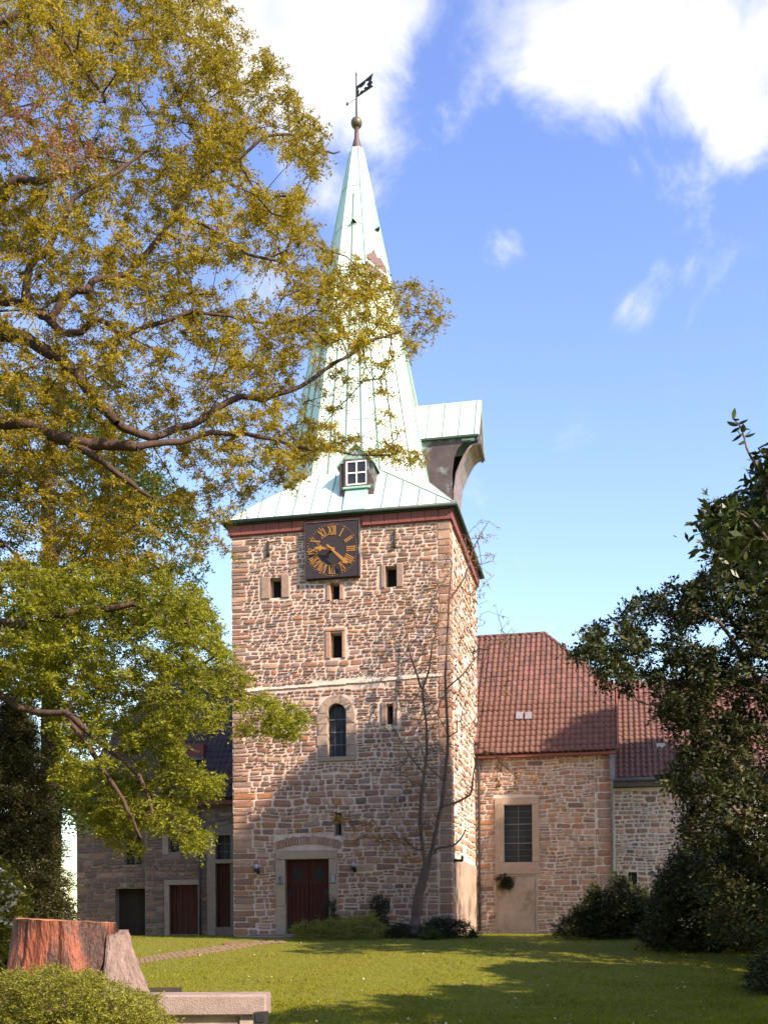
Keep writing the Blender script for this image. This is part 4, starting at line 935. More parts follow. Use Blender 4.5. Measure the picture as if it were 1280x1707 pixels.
# ------------------------------------------------------------------ small things at the tower door
def small_things():
    st = bthing('door_step', 'low dark stone step in front of the red tower door', 'step', -2.0, -.6)
    a, b = LOC(398, 1568, -.9)[0], LOC(490, 1568, -.9)[0]
    m = MB(); m.bbox(a, b, -1.1, -.02, -.2, .03, .02); obj('lower_slab', m, CONC, st)
    m = MB(); m.bbox(a+.3, b+.6, -.75, -.02, .032, .09, .015); obj('upper_slab', m, CONC, st)
    for px, py, lb in ((427, 1449, 'black wall lantern with clear globe left of the red tower door'), (589, 1446, 'black wall lantern with clear globe right of the red tower door')):
        u, z = LOC(px, py, -.25); t = bthing('wall_lamp', lb, 'wall lamp', u, 0, 'wall lamps beside the tower door')
        m = MB(); m.tube([(u, .0, z-.08), (u, -.12, z-.12), (u, -.22, z-.06)], .018, 8); m.box(u-.05, u+.05, -.06, -.03, z-.16, z); obj('bracket', m, IRON, t)
        m = MB(); m.lathe([(.001, -.10), (.05, -.10), (.085, -.05), (.09, .0), (.06, .02)], 14, (u, -.24, z)); obj('lamp_base', m, IRON, t, smooth=True)
        m = MB(); m.lathe([(.055, .02), (.07, .08), (.055, .15), (.001, .18)], 14, (u, -.24, z)); obj('lamp_globe', m, pm('clear_globe', (.25, .27, .31), (.32, .34, .38), 4, .08, 0, spec=.9), t, smooth=True)
    u, z = LOC(467, 1467, -.1); t = bthing('intercom_box', 'small grey intercom box on the left jamb of the tower door', 'intercom', u, -.07)
    m = MB(); m.bbox(u-.07, u+.07, -.12, -.071, z-.13, z+.13, .01); b = obj('case', m, pm('grey_box', (.22, .25, .25), (.17, .2, .2), 5, .5, 0), t)
    for dz in (-.06, .02, .07): m = MB(); m.box(u-.03, u+.03, -.128, -.121, z+dz-.015, z+dz+.015); obj('button', m, IRON, b)
    u, z = LOC(555, 1465, -.1); t = bthing('notice_plate', 'small pale blue notice plate on the right jamb of the tower door', 'plate', u, -.07)
    m = MB(); m.bbox(u-.07, u+.07, -.10, -.071, z-.15, z+.15, .008); b = obj('frame', m, LEAD, t)
    m = MB(); m.box(u-.05, u+.05, -.105, -.101, z-.13, z+.13); obj('sheet', m, pm('pale_blue', (.36, .42, .48), (.30, .36, .42), 5, .4, 0), b)
    # row of edging stones by the step
    r = random.Random(6)
    for k in range(7):
        P = ground_at(381+k*6.2, 1576-k*.3); m = MB(); w = r.uniform(.09, .13); h = r.uniform(.08, .13); rr = r
        vs = [Vector((sx*w*rr.uniform(.8, 1), sy*.09*rr.uniform(.8, 1), z*h)) for z in (0, 1) for sy in (-1, 1) for sx in (-1, 1)]
        m.add([P+v-Vector((0, 0, .02)) for v in vs], [(0, 2, 3, 1), (4, 5, 7, 6), (0, 1, 5, 4), (2, 6, 7, 3), (0, 4, 6, 2), (1, 3, 7, 5)])
        o = obj('edging_stone', m, PAVE, off=(P.x, P.y, P.z)); o.location = (P.x, P.y, P.z)
        tag(o, ['leftmost', 'second from the left', 'third from the left', 'middle', 'third from the right', 'second from the right', 'rightmost'][k]+' edging stone in the short row where the path meets the step', 'edging stone', 'edging stones by the door step')
small_things()

# ------------------------------------------------------------------ vegetation
def inpoly(x, y, P):
    c = np.zeros(len(x), bool); n = len(P)
    for i in range(n):
        x0, y0 = P[i]; x1, y1 = P[(i+1) % n]
        k = (y0 > y) != (y1 > y)
        with np.errstate(divide='ignore', invalid='ignore'): c ^= k & (x < (x1-x0)*(y-y0)/(y1-y0+1e-12)+x0)
    return c
def crown_points(P, n, Y0, Y1, seed, holes=(), nscale=.8, cut=-.12, bulge=True):
    """clump centres filling the volume behind the outline P between depths Y0 and Y1"""
    r = np.random.default_rng(seed); P = [tuple(p) for p in P]; xs = [p[0] for p in P]; ys = [p[1] for p in P]; out = []
    while len(out) < n:
        k = n*2; x = r.uniform(min(xs), max(xs), k); y = r.uniform(min(ys), max(ys), k); Y = r.uniform(Y0, Y1, k); ok = inpoly(x, y, P)
        for h in holes: ok &= ~(inpoly(x, y, h) & (r.random(k) < .9))
        for a, b, c in zip(x[ok], y[ok], Y[ok]):
            q = PX(a, b, c)
            if noise.noise(q*nscale+Vector((seed*3.1, 0, 0))) < cut: continue
            out.append(q)
            if len(out) >= n: break
    return np.array(out)
def leaves(C, seed, shoots, per, L, ll, lw, droop=.25, flat=.6, up=.15):
    """leafy shoots radiating from every clump centre; returns vertices and quads"""
    r = np.random.default_rng(seed); n = len(C)
    d = r.normal(size=(n, shoots, 3)); d[..., 2] = d[..., 2]*flat+up; d /= np.linalg.norm(d, axis=-1, keepdims=True)
    sz = r.uniform(.6, 1.25, (n, 1, 1, 1)); t = (np.arange(per)+.5)/per; t = np.broadcast_to(t, (n, shoots, per))[..., None]
    pos = C[:, None, None, :]+d[:, :, None, :]*t*L*sz*r.uniform(.6, 1.2, (n, shoots, 1, 1)); pos[..., 2] -= droop*L*t[..., 0]**2
    pos += r.normal(size=pos.shape)*L*.05
    side = np.cross(d, r.normal(size=d.shape)*.4+np.array([0, 0, 1.])); side /= np.linalg.norm(side, axis=-1, keepdims=True)+1e-9
    sg = np.where(np.arange(per) % 2 == 0, 1, -1)[None, None, :, None]
    a = d[:, :, None, :]*.55+side[:, :, None, :]*sg*.8+r.normal(size=pos.shape)*.35; a /= np.linalg.norm(a, axis=-1, keepdims=True)
    b = np.cross(a, r.normal(size=pos.shape)*.8+np.array([0, 0, 1.])); b /= np.linalg.norm(b, axis=-1, keepdims=True)+1e-9
    s = r.uniform(.65, 1.25, pos.shape[:-1])[..., None]; a = a*ll*s; b = b*lw*s*.5
    V = np.stack([pos, pos+a*.45+b, pos+a, pos+a*.45-b], axis=-2).reshape(-1, 3)
    return V, np.arange(len(V)).reshape(-1, 4)
class Skel:
    def __init__(s): s.p = []; s.par = []; s.fix = []; s.lines = []
    def line(s, pts, r0, r1, attach=None, sub=3, wob=.0, seed=0):
        rr = random.Random(seed); pts = [Vector(p) for p in pts]
        if attach is None and s.p:
            A = np.array(s.p); attach = int(np.argmin(((A-np.array(pts[0]))**2).sum(1)))
        prev = attach if s.p else -1; q = []
        n = len(pts)
        for i in range(n-1):                          # smooth curve through the points
            a, b, c, d = pts[max(i-1, 0)], pts[i], pts[i+1], pts[min(i+2, n-1)]
            for k in range(sub):
                t = k/sub; q.append(.5*((2*b)+(c-a)*t+(2*a-5*b+4*c-d)*t*t+(3*b-a-3*c+d)*t**3))
        q.append(pts[-1])
        for i, x in enumerate(q):
            x = x+Vector((rr.uniform(-1, 1), rr.uniform(-1, 1), rr.uniform(-1, 1)))*wob
            s.p.append(tuple(x)); s.par.append(prev); s.fix.append(r0+(r1-r0)*i/(len(q)-1)); prev = len(s.p)-1
        s.lines.append((len(s.p)-len(q), len(s.p))); return prev
    def grow(s, tips, step=.35, wob=.06, seed=1, r0=.004, exp=2.3, bias=.0):
        rr = random.Random(seed); A = np.empty((len(s.p)+len(tips)*14+10, 3)); n = len(s.p); A[:n] = s.p
        tips = np.asarray(tips); d0 = np.array([((A[:n]-t)**2).sum(1).min() for t in tips]); s.tipn = []
        for i in np.argsort(d0):
            t = tips[i]; dd = ((A[:n]-t)**2).sum(1)
            if bias: dd = dd*(1+bias*(A[:n, 2] > t[2]))
            j = int(np.argmin(dd)); a = Vector(A[j]); b = Vector(t); D = (b-a).length; k = min(12, max(1, int(D/step))); prev = j
            for q in range(1, k+1):
                f = q/k; x = a.lerp(b, f)+Vector((0, 0, math.sin(f*math.pi)*D*.08))
                if q < k: x += Vector((rr.uniform(-1, 1), rr.uniform(-1, 1), rr.uniform(-1, 1)))*wob
                s.p.append(tuple(x)); s.par.append(prev); s.fix.append(0); A[n] = x; prev = n; n += 1
            s.tipn.append(prev)
        R = np.zeros(n); ch = np.zeros(n)
        for i in range(n-1, -1, -1):
            v = ch[i] if ch[i] > 0 else r0**exp
            R[i] = max(v**(1/exp), s.fix[i]); 
            if s.par[i] >= 0: ch[s.par[i]] += v
        s.r = R
    def mesh(s, rmin_thick=.03):
        V = []; Fq = []; k = 0; P = [Vector(p) for p in s.p]; thick = MB()
        skip = set(i for a, b in s.lines for i in range(a, b))
        for i, j in enumerate(s.par):
            if j < 0 or i in skip: continue
            a, b = P[j], P[i]; d = b-a
            if d.length < 1e-5: continue
            ra = min(s.r[j], s.r[i]*1.25) if not s.fix[i] else s.r[j]; rb = s.r[i]
            if s.fix[i] and s.fix[j] and s.r[j] > 1.6*rb: ra = rb*1.3
            n = 8 if rb > .05 else (5 if rb > .015 else 3)
            u = d.orthogonal().normalized(); w = d.normalized().cross(u); b2 = b+d*(.05 if n > 3 else 0)
            for c, q in ((a, ra), (b2, rb)):
                for m in range(n): V.append(c+(u*math.cos(6.2832*m/n)+w*math.sin(6.2832*m/n))*q)
            for m in range(n): Fq.append((k+m, k+(m+1) % n, k+n+(m+1) % n, k+n+m))
            k += 2*n
        for a, b in s.lines:
            pp = P[a:b]; rr = list(s.r[a:b])
            for _ in range(3): rr = [rr[0]]+[(rr[i-1]+rr[i]+rr[i+1])/3 for i in range(1, len(rr)-1)]+[rr[-1]]
            rr = [min(q, 1.35*max(s.fix[a], .012)) for q in rr]
            pts, rad = [], []
            for i in range(len(pp)-1):
                for f in (0, .33, .66):
                    pts.append(pp[i].lerp(pp[i+1], f)); q = rr[i]+(rr[i+1]-rr[i])*f; rad.append(q*(1+.13*noise.noise(pts[-1]*4.1)))
            pts.append(pp[-1]); rad.append(rr[-1]*.7)
            if s.par[a] >= 0: pts.insert(0, P[s.par[a]].lerp(pp[0], .3)); rad.insert(0, rad[0])
            t = MB(); t.tube(pts, rad, 10, cap=False); k0 = len(V); V += [Vector(v) for v in t.v]; Fq += [tuple(i+k0 for i in f) for f in t.f]
        return np.array([tuple(v) for v in V]), np.array([f if len(f) == 4 else f+(f[-1],) for f in Fq])
def limbs(sk, mat, parent, name='branches'):
    V, Q = sk.mesh(); return npobj(name, V, Q, mat, parent, smooth=True)

# big tree leaning in from the left
UP = [(-160, -80), (365, -80), (385, 25), (425, 75), (470, 100), (490, 130), (500, 180), (545, 205), (572, 235), (580, 262), (545, 268), (520, 290), (505, 330), (525, 370), (545, 405), (600, 440), (650, 462), (690, 475),
      (738, 495), (755, 540), (715, 565), (690, 585), (655, 600), (640, 640), (668, 680), (650, 700), (690, 740), (710, 785), (660, 775), (600, 750), (560, 745), (515, 790), (470, 830), (430, 830), (395, 850), (380, 890), (390, 925), (345, 915), (325, 930), (300, 960), (-160, 960)]
UPH = [[(330, 440), (400, 455), (470, 470), (470, 500), (420, 510), (370, 500), (330, 480)], [(290, 560), (330, 575), (320, 620), (285, 600)],
       [(300, 205), (330, 215), (330, 240), (300, 250)], [(505, 560), (540, 540), (530, 600), (500, 640)], [(240, 800), (300, 760), (310, 800), (260, 830)],
       [(400, 250), (450, 240), (500, 300), (450, 330), (420, 290)], [(620, 560), (680, 575), (640, 600), (600, 590)], [(590, 590), (640, 640), (640, 700), (600, 730), (560, 720), (570, 640)]]
LOW = [(-160, 930), (290, 950), (330, 985), (355, 1020), (375, 1060), (415, 1110), (422, 1140), (400, 1170), (375, 1200), (350, 1215), (300, 1240), (330, 1270), (375, 1300), (375, 1325), (330, 1340), (345, 1390), (330, 1425), (290, 1400), (270, 1370), (240, 1430),
       (205, 1440), (140, 1350), (100, 1290), (80, 1200), (0, 1140), (-160, 1120)]
LOWS = [(430, 1160), (470, 1170), (515, 1195), (500, 1225), (460, 1235), (430, 1215), (395, 1230), (400, 1180)]
def left_tree():
    T = thing('spring_tree', 'large spreading tree with olive gold spring foliage reaching in from the left', 'tree', (-7.4, 14.6, gz(-7.4, 14.6)), off=(-7.4, 14.6, gz(-7.4, 14.6)))
    B = Vector((-7.4, 14.6, -1.1))
    sk = Skel(); sk.line([B, B+Vector((.05, 0, 2.2)), B+Vector((.2, -.1, 4.4)), B+Vector((.3, 0, 6.6)), B+Vector((.5, .2, 9)), B+Vector((.8, .1, 11.5)), B+Vector((1.1, 0, 13.5))], .42, .12)
    D = 14.0; q = lambda pts, Y=None: [PX(p[0], p[1], (p[2] if len(p) > 2 else D)) for p in pts]
    sk.line([B+Vector((.3, 0, 6.3))]+q([(-90, 560), (0, 556, 13.6), (45, 566, 13.4), (100, 598, 13.2), (135, 635, 13), (165, 672, 12.9), (195, 705, 12.8)]), .085, .06, wob=.02)
    sk.line(q([(195, 705, 12.8), (250, 728, 12.9), (320, 705, 13), (400, 662, 13.2), (455, 662, 13.3), (520, 632, 13.5), (580, 590, 13.7), (640, 560, 13.9)]), .05, .014, wob=.025)
    sk.line([B+Vector((.25, 0, 5.2))]+q([(-90, 700), (0, 703, 13.2), (60, 712, 13), (115, 735, 12.8), (170, 742, 12.7), (228, 742, 12.6)]), .085, .055, wob=.02)
    sk.line(q([(115, 738, 12.8), (150, 755, 12.7), (190, 785, 12.6), (250, 830, 12.8)]), .06, .02, wob=.02)
    sk.line([B+Vector((.3, 0, 6.6))]+q([(-60, 500), (0, 500, 13.6), (50, 512, 13.4), (75, 530, 13.2), (108, 556, 13.1), (135, 550, 13), (165, 532, 13), (205, 560, 13)]), .06, .028, wob=.02)
    sk.line(q([(85, 535, 13.3), (105, 500, 13.3), (140, 480, 13.4), (165, 465, 13.5), (230, 440, 13.7), (290, 355, 13.9), (322, 300, 14), (330, 230, 14.2)]), .05, .014, wob=.03)
    sk.line(q([(45, 512, 13.4), (45, 455, 13.3), (70, 420, 13.2), (105, 370, 13.2), (120, 335, 13.3), (190, 290, 13.6), (260, 240, 14)]), .055, .015, wob=.03)
    sk.line([B+Vector((.4, 0, 8.5))]+q([(-40, 340), (0, 325, 13.5), (30, 300, 13.3), (80, 298, 13.2), (130, 280, 13.3)]), .09, .03, wob=.02)
    sk.line([B+Vector((.7, 0, 11))]+q([(-30, 50), (0, 38, 13.4), (40, 22, 13.4), (80, 35, 13.4), (115, 80, 13.3), (150, 125, 13.2), (175, 170, 13.2)]), .055, .018, wob=.02)
    sk.line(q([(290, 355, 13.9), (360, 385, 13.7), (410, 420, 13.6), (455, 435, 13.8)]), .022, .01, wob=.03)
    sk.line(q([(320, 300, 14), (400, 260, 14), (460, 220, 14), (520, 240, 14.1), (565, 255, 14.2)]), .025, .008, wob=.03)
    sk.line(q([(205, 560, 13), (270, 535, 13.2), (350, 520, 13.3), (440, 540, 13.6), (520, 520, 13.8)]), .03, .01, wob=.03)
    sk.line(q([(228, 742, 12.6), (300, 735, 12.8), (380, 720, 13), (460, 735, 13.3), (540, 750, 13.6), (600, 760, 13.8)]), .04, .008, wob=.03)
    sk.line([B+Vector((.15, 0, 3.6))]+q([(-90, 1120), (0, 1160, 12.6), (45, 1185, 12.4), (110, 1190, 12.3), (160, 1235, 12.2), (200, 1262, 12.2), (240, 1312, 12.2), (260, 1370, 12.3)]), .055, .018, wob=.02)
    sk.line(q([(110, 1190, 12.3), (160, 1265, 12.1), (195, 1320, 12), (220, 1365, 12), (235, 1400, 12)]), .035, .01, wob=.02)
    sk.line([B+Vector((.15, 0, 4.2))]+q([(-60, 1060), (40, 1040, 12.8), (130, 1020, 13), (220, 1010, 13), (300, 1050, 13), (380, 1110, 13.2)]), .07, .012, wob=.03)
    U = crown_points(UP, 3900, 12.3, 16.4, 3, UPH, 1.3, -.05); Lo = crown_points(LOW, 1350, 11.6, 14.8, 4, (), 1.3, -.08); Ls = crown_points(LOWS, 55, 12, 13.6, 6)
    C = np.vstack([U, Lo, Ls]); sk.grow(C, .3, .05, 5, .0032)
    limbs(sk, BARK, T, 'trunk')
    V, Q = leaves(U, 1, 8, 16, .175, .043, .0155, .3, .5); npobj('crown', V, Q, L_GOLD, T)
    V, Q = leaves(np.vstack([Lo, Ls]), 2, 8, 14, .17, .046, .018, .3, .5); o = npobj('lower_crown', V, Q, L_GOLD2, T); o['label'] = 'brighter lime green foliage on the low hanging branches'
    # reddish winged seeds hanging in the upper left
    S = crown_points([(-60, 60), (90, 60), (260, 110), (270, 200), (200, 260), (110, 300), (60, 240), (-60, 250)], 150, 11.4, 12.4, 8)
    V, Q = leaves(S, 3, 4, 7, .12, .035, .013, 1.4, .3); npobj('seed_clusters', V, Q, L_RED, T)
left_tree()

def back_tree():
    P0 = PX(82, 1535, 20.5); P0.z = gz(P0.x, P0.y)
    T = thing('green_tree', 'fresh green tree with an upright trunk behind the spreading branches on the left', 'tree', P0, off=P0)
    sk = Skel(); Y = 20.5; q = lambda pts: [PX(a, b, Y) for a, b in pts]
    sk.line([P0]+q([(84, 1300), (86, 1100), (84, 940), (80, 850), (82, 770), (90, 700), (110, 600)]), .20, .07, wob=.02)
    sk.line(q([(84, 940), (110, 900), (150, 850), (190, 820)]), .06, .02); sk.line(q([(80, 850), (55, 780), (20, 740), (-30, 700)]), .06, .02)
    sk.line(q([(84, 1000), (40, 940), (0, 900)]), .05, .02)
    C = crown_points([(-160, 640), (60, 620), (180, 680), (260, 780), (330, 860), (350, 930), (300, 1040), (240, 1120), (190, 1180), (170, 1260), (210, 1330), (150, 1400), (100, 1380), (60, 1180), (-160, 1150)], 1500, 18.5, 23, 12, (), .6, -.14)
    sk.grow(C, .4, .06, 7, .004); limbs(sk, BARK, T, 'trunk')
    V, Q = leaves(C, 5, 7, 9, .30, .085, .034, .3, .6); npobj('crown', V, Q, L_GREEN, T)
back_tree()

def conifer():
    P0 = PX(26, 1535, 18.6); P0.z = gz(P0.x, P0.y)
    T = thing('spruce_tree', 'dark dense conifer standing behind the stump at the left edge', 'conifer', P0, off=P0)
    sk = Skel(); sk.line([P0, P0+Vector((0, 0, 3)), P0+Vector((0, 0, 5.3))], .14, .03)
    r = np.random.default_rng(9); C = []
    zc = P0.z+.3
    while zc < P0.z+5.2:
        f = (zc-P0.z)/5.3; R = 1.2*(1-f)**.55*(1 if f > .12 else .8)
        for k in range(int(95*(.35+R))):
            a = r.random()*6.283; rad = R*math.sqrt(r.random())*r.uniform(.85, 1.12); C.append((P0.x+rad*math.cos(a), P0.y+rad*math.sin(a), zc-rad*.18+r.normal()*.05))
        zc += .13
    C = np.array(C); sk.grow(C[::3], .5, .03, 3, .004); limbs(sk, BARK, T, 'trunk')
    V, Q = leaves(C, 6, 7, 10, .22, .055, .016, .5, .35); npobj('crown', V, Q, L_CON, T)
conifer()

def shrub(name, label, cat, poly, n, Y0, Y1, seed, mat, spec, trunkpx, group=None, extra=None, stem=BARK):
    P0 = PX(trunkpx, 1535, (Y0+Y1)/2); P0.z = gz(P0.x, P0.y) if not extra or 'z' not in extra else extra['z']
    T = thing(name, label, cat, P0, off=P0, group=group)
    C = crown_points(poly, n, Y0, Y1, seed, (), 1.2, -.35)
    ok = C[:, 2] > np.array([(extra['z'] if extra and 'z' in extra else gz(a, b)) for a, b in C[:, :2]])+.02; C = C[ok]
    sk = Skel(); sk.line([P0, P0+Vector((0, 0, .15))], .03, .02); sk.grow(C[::2], .3, .03, seed, .003)
    limbs(sk, stem, T, 'stems')
    V, Q = leaves(C, seed, *spec); npobj('foliage', V, Q, mat, T)
    return T, C
shrub('juniper_shrub', 'spreading yellow green juniper in front of the big stump', 'shrub',
      [(-90, 1650), (-30, 1634), (40, 1622), (90, 1614), (140, 1620), (180, 1634), (215, 1652), (258, 1662), (262, 1680), (290, 1712), (300, 1760), (-90, 1760)], 1500, 9.0, 10.8, 21, L_JUN, (7, 9, .11, .030, .010, .1, .6, .25), 80, extra={'z': -.75})
shrub('juniper_shrub', 'low yellow green juniper spreading beside the tower door', 'shrub',
      [(482, 1548), (510, 1538), (545, 1536), (590, 1530), (620, 1526), (640, 1538), (645, 1560), (630, 1576), (560, 1578), (505, 1572)], 420, 33.3, 35.2, 22, L_JUN, (7, 8, .22, .06, .02, .1, .5, .3), 570)
shrub('yew_shrub', 'small dark upright yew at the right foot of the tower door', 'shrub',
      [(538, 1512), (545, 1503), (562, 1506), (566, 1540), (560, 1560), (542, 1560)], 110, 35.1, 35.8, 23, L_YEW, (6, 7, .16, .05, .02, -.5, 1.6, 1.2), 552, 'upright yews at the tower foot')
shrub('yew_shrub', 'dark upright yew between the two junipers against the tower wall', 'shrub',
      [(618, 1500), (626, 1495), (648, 1498), (650, 1530), (644, 1560), (622, 1560)], 150, 35.0, 35.7, 24, L_YEW, (6, 7, .16, .05, .02, -.5, 1.6, 1.2), 634, 'upright yews at the tower foot')
shrub('low_shrub', 'dark low shrub around the foot of the slender tree', 'shrub',
      [(640, 1552), (660, 1542), (690, 1545), (705, 1556), (700, 1574), (640, 1578)], 150, 33.8, 35.2, 25, L_YEW, (7, 8, .2, .06, .025, .1, .6, .3), 670)
shrub('low_shrub', 'dark low evergreen at the right corner of the tower', 'shrub',
      [(700, 1545), (725, 1533), (760, 1533), (785, 1545), (795, 1560), (780, 1572), (710, 1576)], 240, 33.6, 35.2, 26, L_YEW, (7, 8, .2, .06, .025, .1, .6, .3), 745)
shrub('low_shrub', 'small green shrub just right of the slender tree trunk', 'shrub',
      [(700, 1556), (715, 1548), (735, 1552), (740, 1572), (705, 1576)], 60, 33.2, 33.8, 27, L_GREEN, (6, 8, .18, .06, .025, .1, .6, .3), 720)
T, C = shrub('blossom_shrub', 'green shrub with white blossom at the far left edge behind the stump', 'shrub',
      [(-80, 1430), (10, 1450), (35, 1475), (45, 1520), (40, 1560), (10, 1590), (-80, 1600)], 420, 15.2, 16.8, 28, L_JUN, (7, 8, .2, .06, .03, .2, .7), 0)
V, Q = leaves(C[::3]+np.array([0, -.12, .05]), 29, 4, 4, .12, .05, .045, .2, .7); npobj('blossom', V, Q, L_FLOW, T)

# right hand side: dark broadleaved tree, shrubs below it, tall trees beyond the frame
def right_tree():
    P0 = Vector((9.6, 25.5, gz(9.6, 25.5)))
    T = thing('dark_tree', 'dark leafy tree overhanging the wing roof on the right', 'tree', P0, off=P0)
    sk = Skel(); q = lambda pts: [PX(a, b, Y) for a, b, Y in pts]
    sk.line([P0, P0+Vector((0, 0, 2)), P0+Vector((-.1, 0, 4)), P0+Vector((-.2, 0, 7)), P0+Vector((0, 0, 10))], .28, .06)
    sk.line([P0+Vector((-.1, 0, 3.6))]+q([(1240, 1290, 25), (1180, 1220, 24.6), (1120, 1180, 24.4), (1060, 1170, 24.3)]), .10, .02, wob=.03)
    sk.line([P0+Vector((-.15, 0, 4.6))]+q([(1280, 1160, 25), (1240, 1100, 24.8), (1200, 1040, 24.7), (1150, 1010, 24.7)]), .09, .02, wob=.03)
    sk.line([P0+Vector((-.1, 0, 3))]+q([(1260, 1380, 25), (1200, 1330, 24.6), (1150, 1330, 24.4)]), .07, .02, wob=.03)
    P = [(945, 1082), (975, 1065), (985, 1035), (1020, 1045), (1052, 990), (1085, 1000), (1115, 965), (1140, 985), (1165, 965), (1200, 940), (1172, 925), (1185, 880), (1175, 850), (1210, 832), (1260, 825), (1300, 780), (1420, 700), (1560, 760),
         (1600, 1000), (1560, 1400), (1440, 1560), (1280, 1580), (1190, 1560), (1150, 1480), (1170, 1420), (1130, 1390), (1150, 1340), (1110, 1300), (1135, 1250), (1090, 1190), (1040, 1160), (1010, 1150), (985, 1105)]
    H = [[(1150, 1040), (1215, 1030), (1220, 1070), (1150, 1080)], [(1050, 1110), (1080, 1095), (1085, 1125)], [(1115, 1105), (1145, 1100), (1140, 1125)], [(1225, 1075), (1255, 1065), (1250, 1100)],
         [(1035, 1150), (1120, 1165), (1100, 1185), (1040, 1180)], [(1030, 1180), (1110, 1200), (1100, 1290), (1035, 1290)]]
    C = crown_points(P, 2900, 23.4, 27.8, 31, H, .95, -.10); sk.grow(C, .45, .07, 9, .004); limbs(sk, BARKL, T, 'trunk')
    V, Q = leaves(C, 32, 7, 9, .36, .12, .055, .25, .7); npobj('crown', V, Q, L_DARK, T)
right_tree()
shrub('dark_shrub', 'dense dark shrub against the right end of the wing wall', 'shrub',
      [(925, 1553), (950, 1530), (975, 1512), (990, 1480), (1012, 1492), (1035, 1458), (1052, 1480), (1085, 1495), (1115, 1500), (1120, 1560), (940, 1562)], 640, 33, 36, 41, L_DARK, (7, 8, .30, .11, .05, .1, .8, .3), 1010)
shrub('dark_shrub', 'tall dark shrub under the tree beside the low annex wall', 'shrub',
      [(1085, 1520), (1100, 1460), (1120, 1430), (1150, 1400), (1180, 1390), (1220, 1390), (1260, 1420), (1340, 1440), (1360, 1590), (1230, 1592), (1100, 1586), (1060, 1560)], 1100, 28.5, 32, 42, L_DARK, (7, 8, .34, .11, .05, .1, .8, .3), 1170)
shrub('dark_shrub', 'dark round shrub cut by the right edge above the lawn', 'shrub',
      [(1245, 1640), (1260, 1600), (1290, 1585), (1400, 1580), (1420, 1680), (1270, 1680)], 320, 19.5, 21.5, 43, L_DARK, (7, 8, .24, .08, .035, .1, .8, .3), 1330)

def near_tree():
    P0 = Vector((6.3, 12.6, gz(6.3, 12.6)))
    T = thing('large_leaved_tree', 'tree with large drooping glossy leaves entering at the right edge', 'tree', P0, off=P0)
    sk = Skel(); sk.line([P0, P0+Vector((0, 0, 3)), P0+Vector((-.3, 0, 5)), P0+Vector((-.6, 0, 6.5))], .16, .04)
    br = [[(1330, 1010), (1290, 880), (1275, 800), (1250, 760), (1235, 715), (1222, 700)], [(1310, 1000), (1280, 900), (1240, 860), (1200, 845), (1172, 850)], [(1320, 1000), (1290, 960), (1260, 930), (1225, 905)],
          [(1300, 800), (1285, 770), (1262, 745)]]
    r = random.Random(4); pts = []
    for b in br:
        q = [PX(a, c, 11.6+.1*i) for i, (a, c) in enumerate(b)]; sk.line(q, .022, .005, wob=.01)
        for i in range(len(q)-1):
            for k in range(7): t = r.random(); pts.append((q[i].lerp(q[i+1], t), (q[i+1]-q[i]).normalized()))
    C0 = crown_points([(1180, 850), (1215, 835), (1262, 800), (1275, 740), (1330, 700), (1330, 1000), (1260, 990), (1215, 930), (1190, 900)], 60, 11.6, 12.8, 53, (), 1, -.3)
    C = crown_points([(1275, 870), (1330, 830), (1500, 760), (1560, 900), (1480, 1080), (1300, 1040), (1265, 960)], 260, 11.3, 14, 51)
    C = np.vstack([C, C0]); sk.grow(C, .3, .04, 3, .004); limbs(sk, BARKL, T, 'trunk')
    V, Q = leaves(C, 52, 6, 6, .3, .13, .06, .5, .6); npobj('crown', V, Q, L_DARK2, T)
    # the large leaves that can be picked out singly share one mesh
    m = MB(); n = 5; vs = []; wd = [.0, .028, .034, .024, .0]
    for i in range(n):
        t = i/(n-1)*.125; vs += [(-wd[i], t, -.3*t*t-.006*(wd[i] > 0)), (0, t, -.3*t*t), (wd[i], t, -.3*t*t-.006*(wd[i] > 0))]
    fs = []
    for i in range(n-1): fs += [(3*i, 3*i+1, 3*i+4, 3*i+3), (3*i+1, 3*i+2, 3*i+5, 3*i+4)]
    me = bpy.data.meshes.new('leaf'); me.from_pydata([(a, b, c) for a, b, c in vs], [], fs); me.materials.append(L_DARK2)
    for p, d in pts:
        o = bpy.data.objects.new('leaf', me); COL.objects.link(o); o.parent = T; o.location = p-P0+Vector((r.uniform(-.02, .02), r.uniform(-.03, .03), r.uniform(-.02, .02)))
        dd = (d*.5+Vector((r.uniform(-1, 1), r.uniform(-1, .6), r.uniform(-1.2, .4)))).normalized(); o.rotation_euler = dd.to_track_quat('Y', 'Z').to_euler(); s = r.uniform(.75, 1.2); o.scale = (s, s, s)
near_tree()

def off_tree(x, y, h, R, seed, n, label, zlow=.25, sq=1.0):
    z = gz(x, y); T = thing('tall_tree', label, 'tree', (x, y, z), off=(x, y, z)); r = np.random.default_rng(seed); B = Vector((x, y, z))
    sk = Skel(); sk.line([B, B+Vector((0, 0, h*.4)), B+Vector((.2, 0, h*.7)), B+Vector((.1, .1, h*.9))], .35, .06)
    C = []
    while len(C) < n:
        p = r.uniform(-1, 1, 3)
        if (p**2).sum() > 1 or (p**2).sum() < .1: continue
        q = Vector((x+p[0]*R, y+p[1]*R*sq, z+h*(.5+zlow/2)+p[2]*h*(.5-zlow/2)))
        if noise.noise(q*.45+Vector((seed, 0, 0))) < -.12: continue
        C.append(tuple(q))
    C = np.array(C); sk.grow(C, .6, .08, seed, .005); limbs(sk, BARK, T, 'trunk')
    V, Q = leaves(C, seed+1, 4, 5, .55, .36, .20, .3, .7); npobj('crown', V, Q, L_GREEN, T)
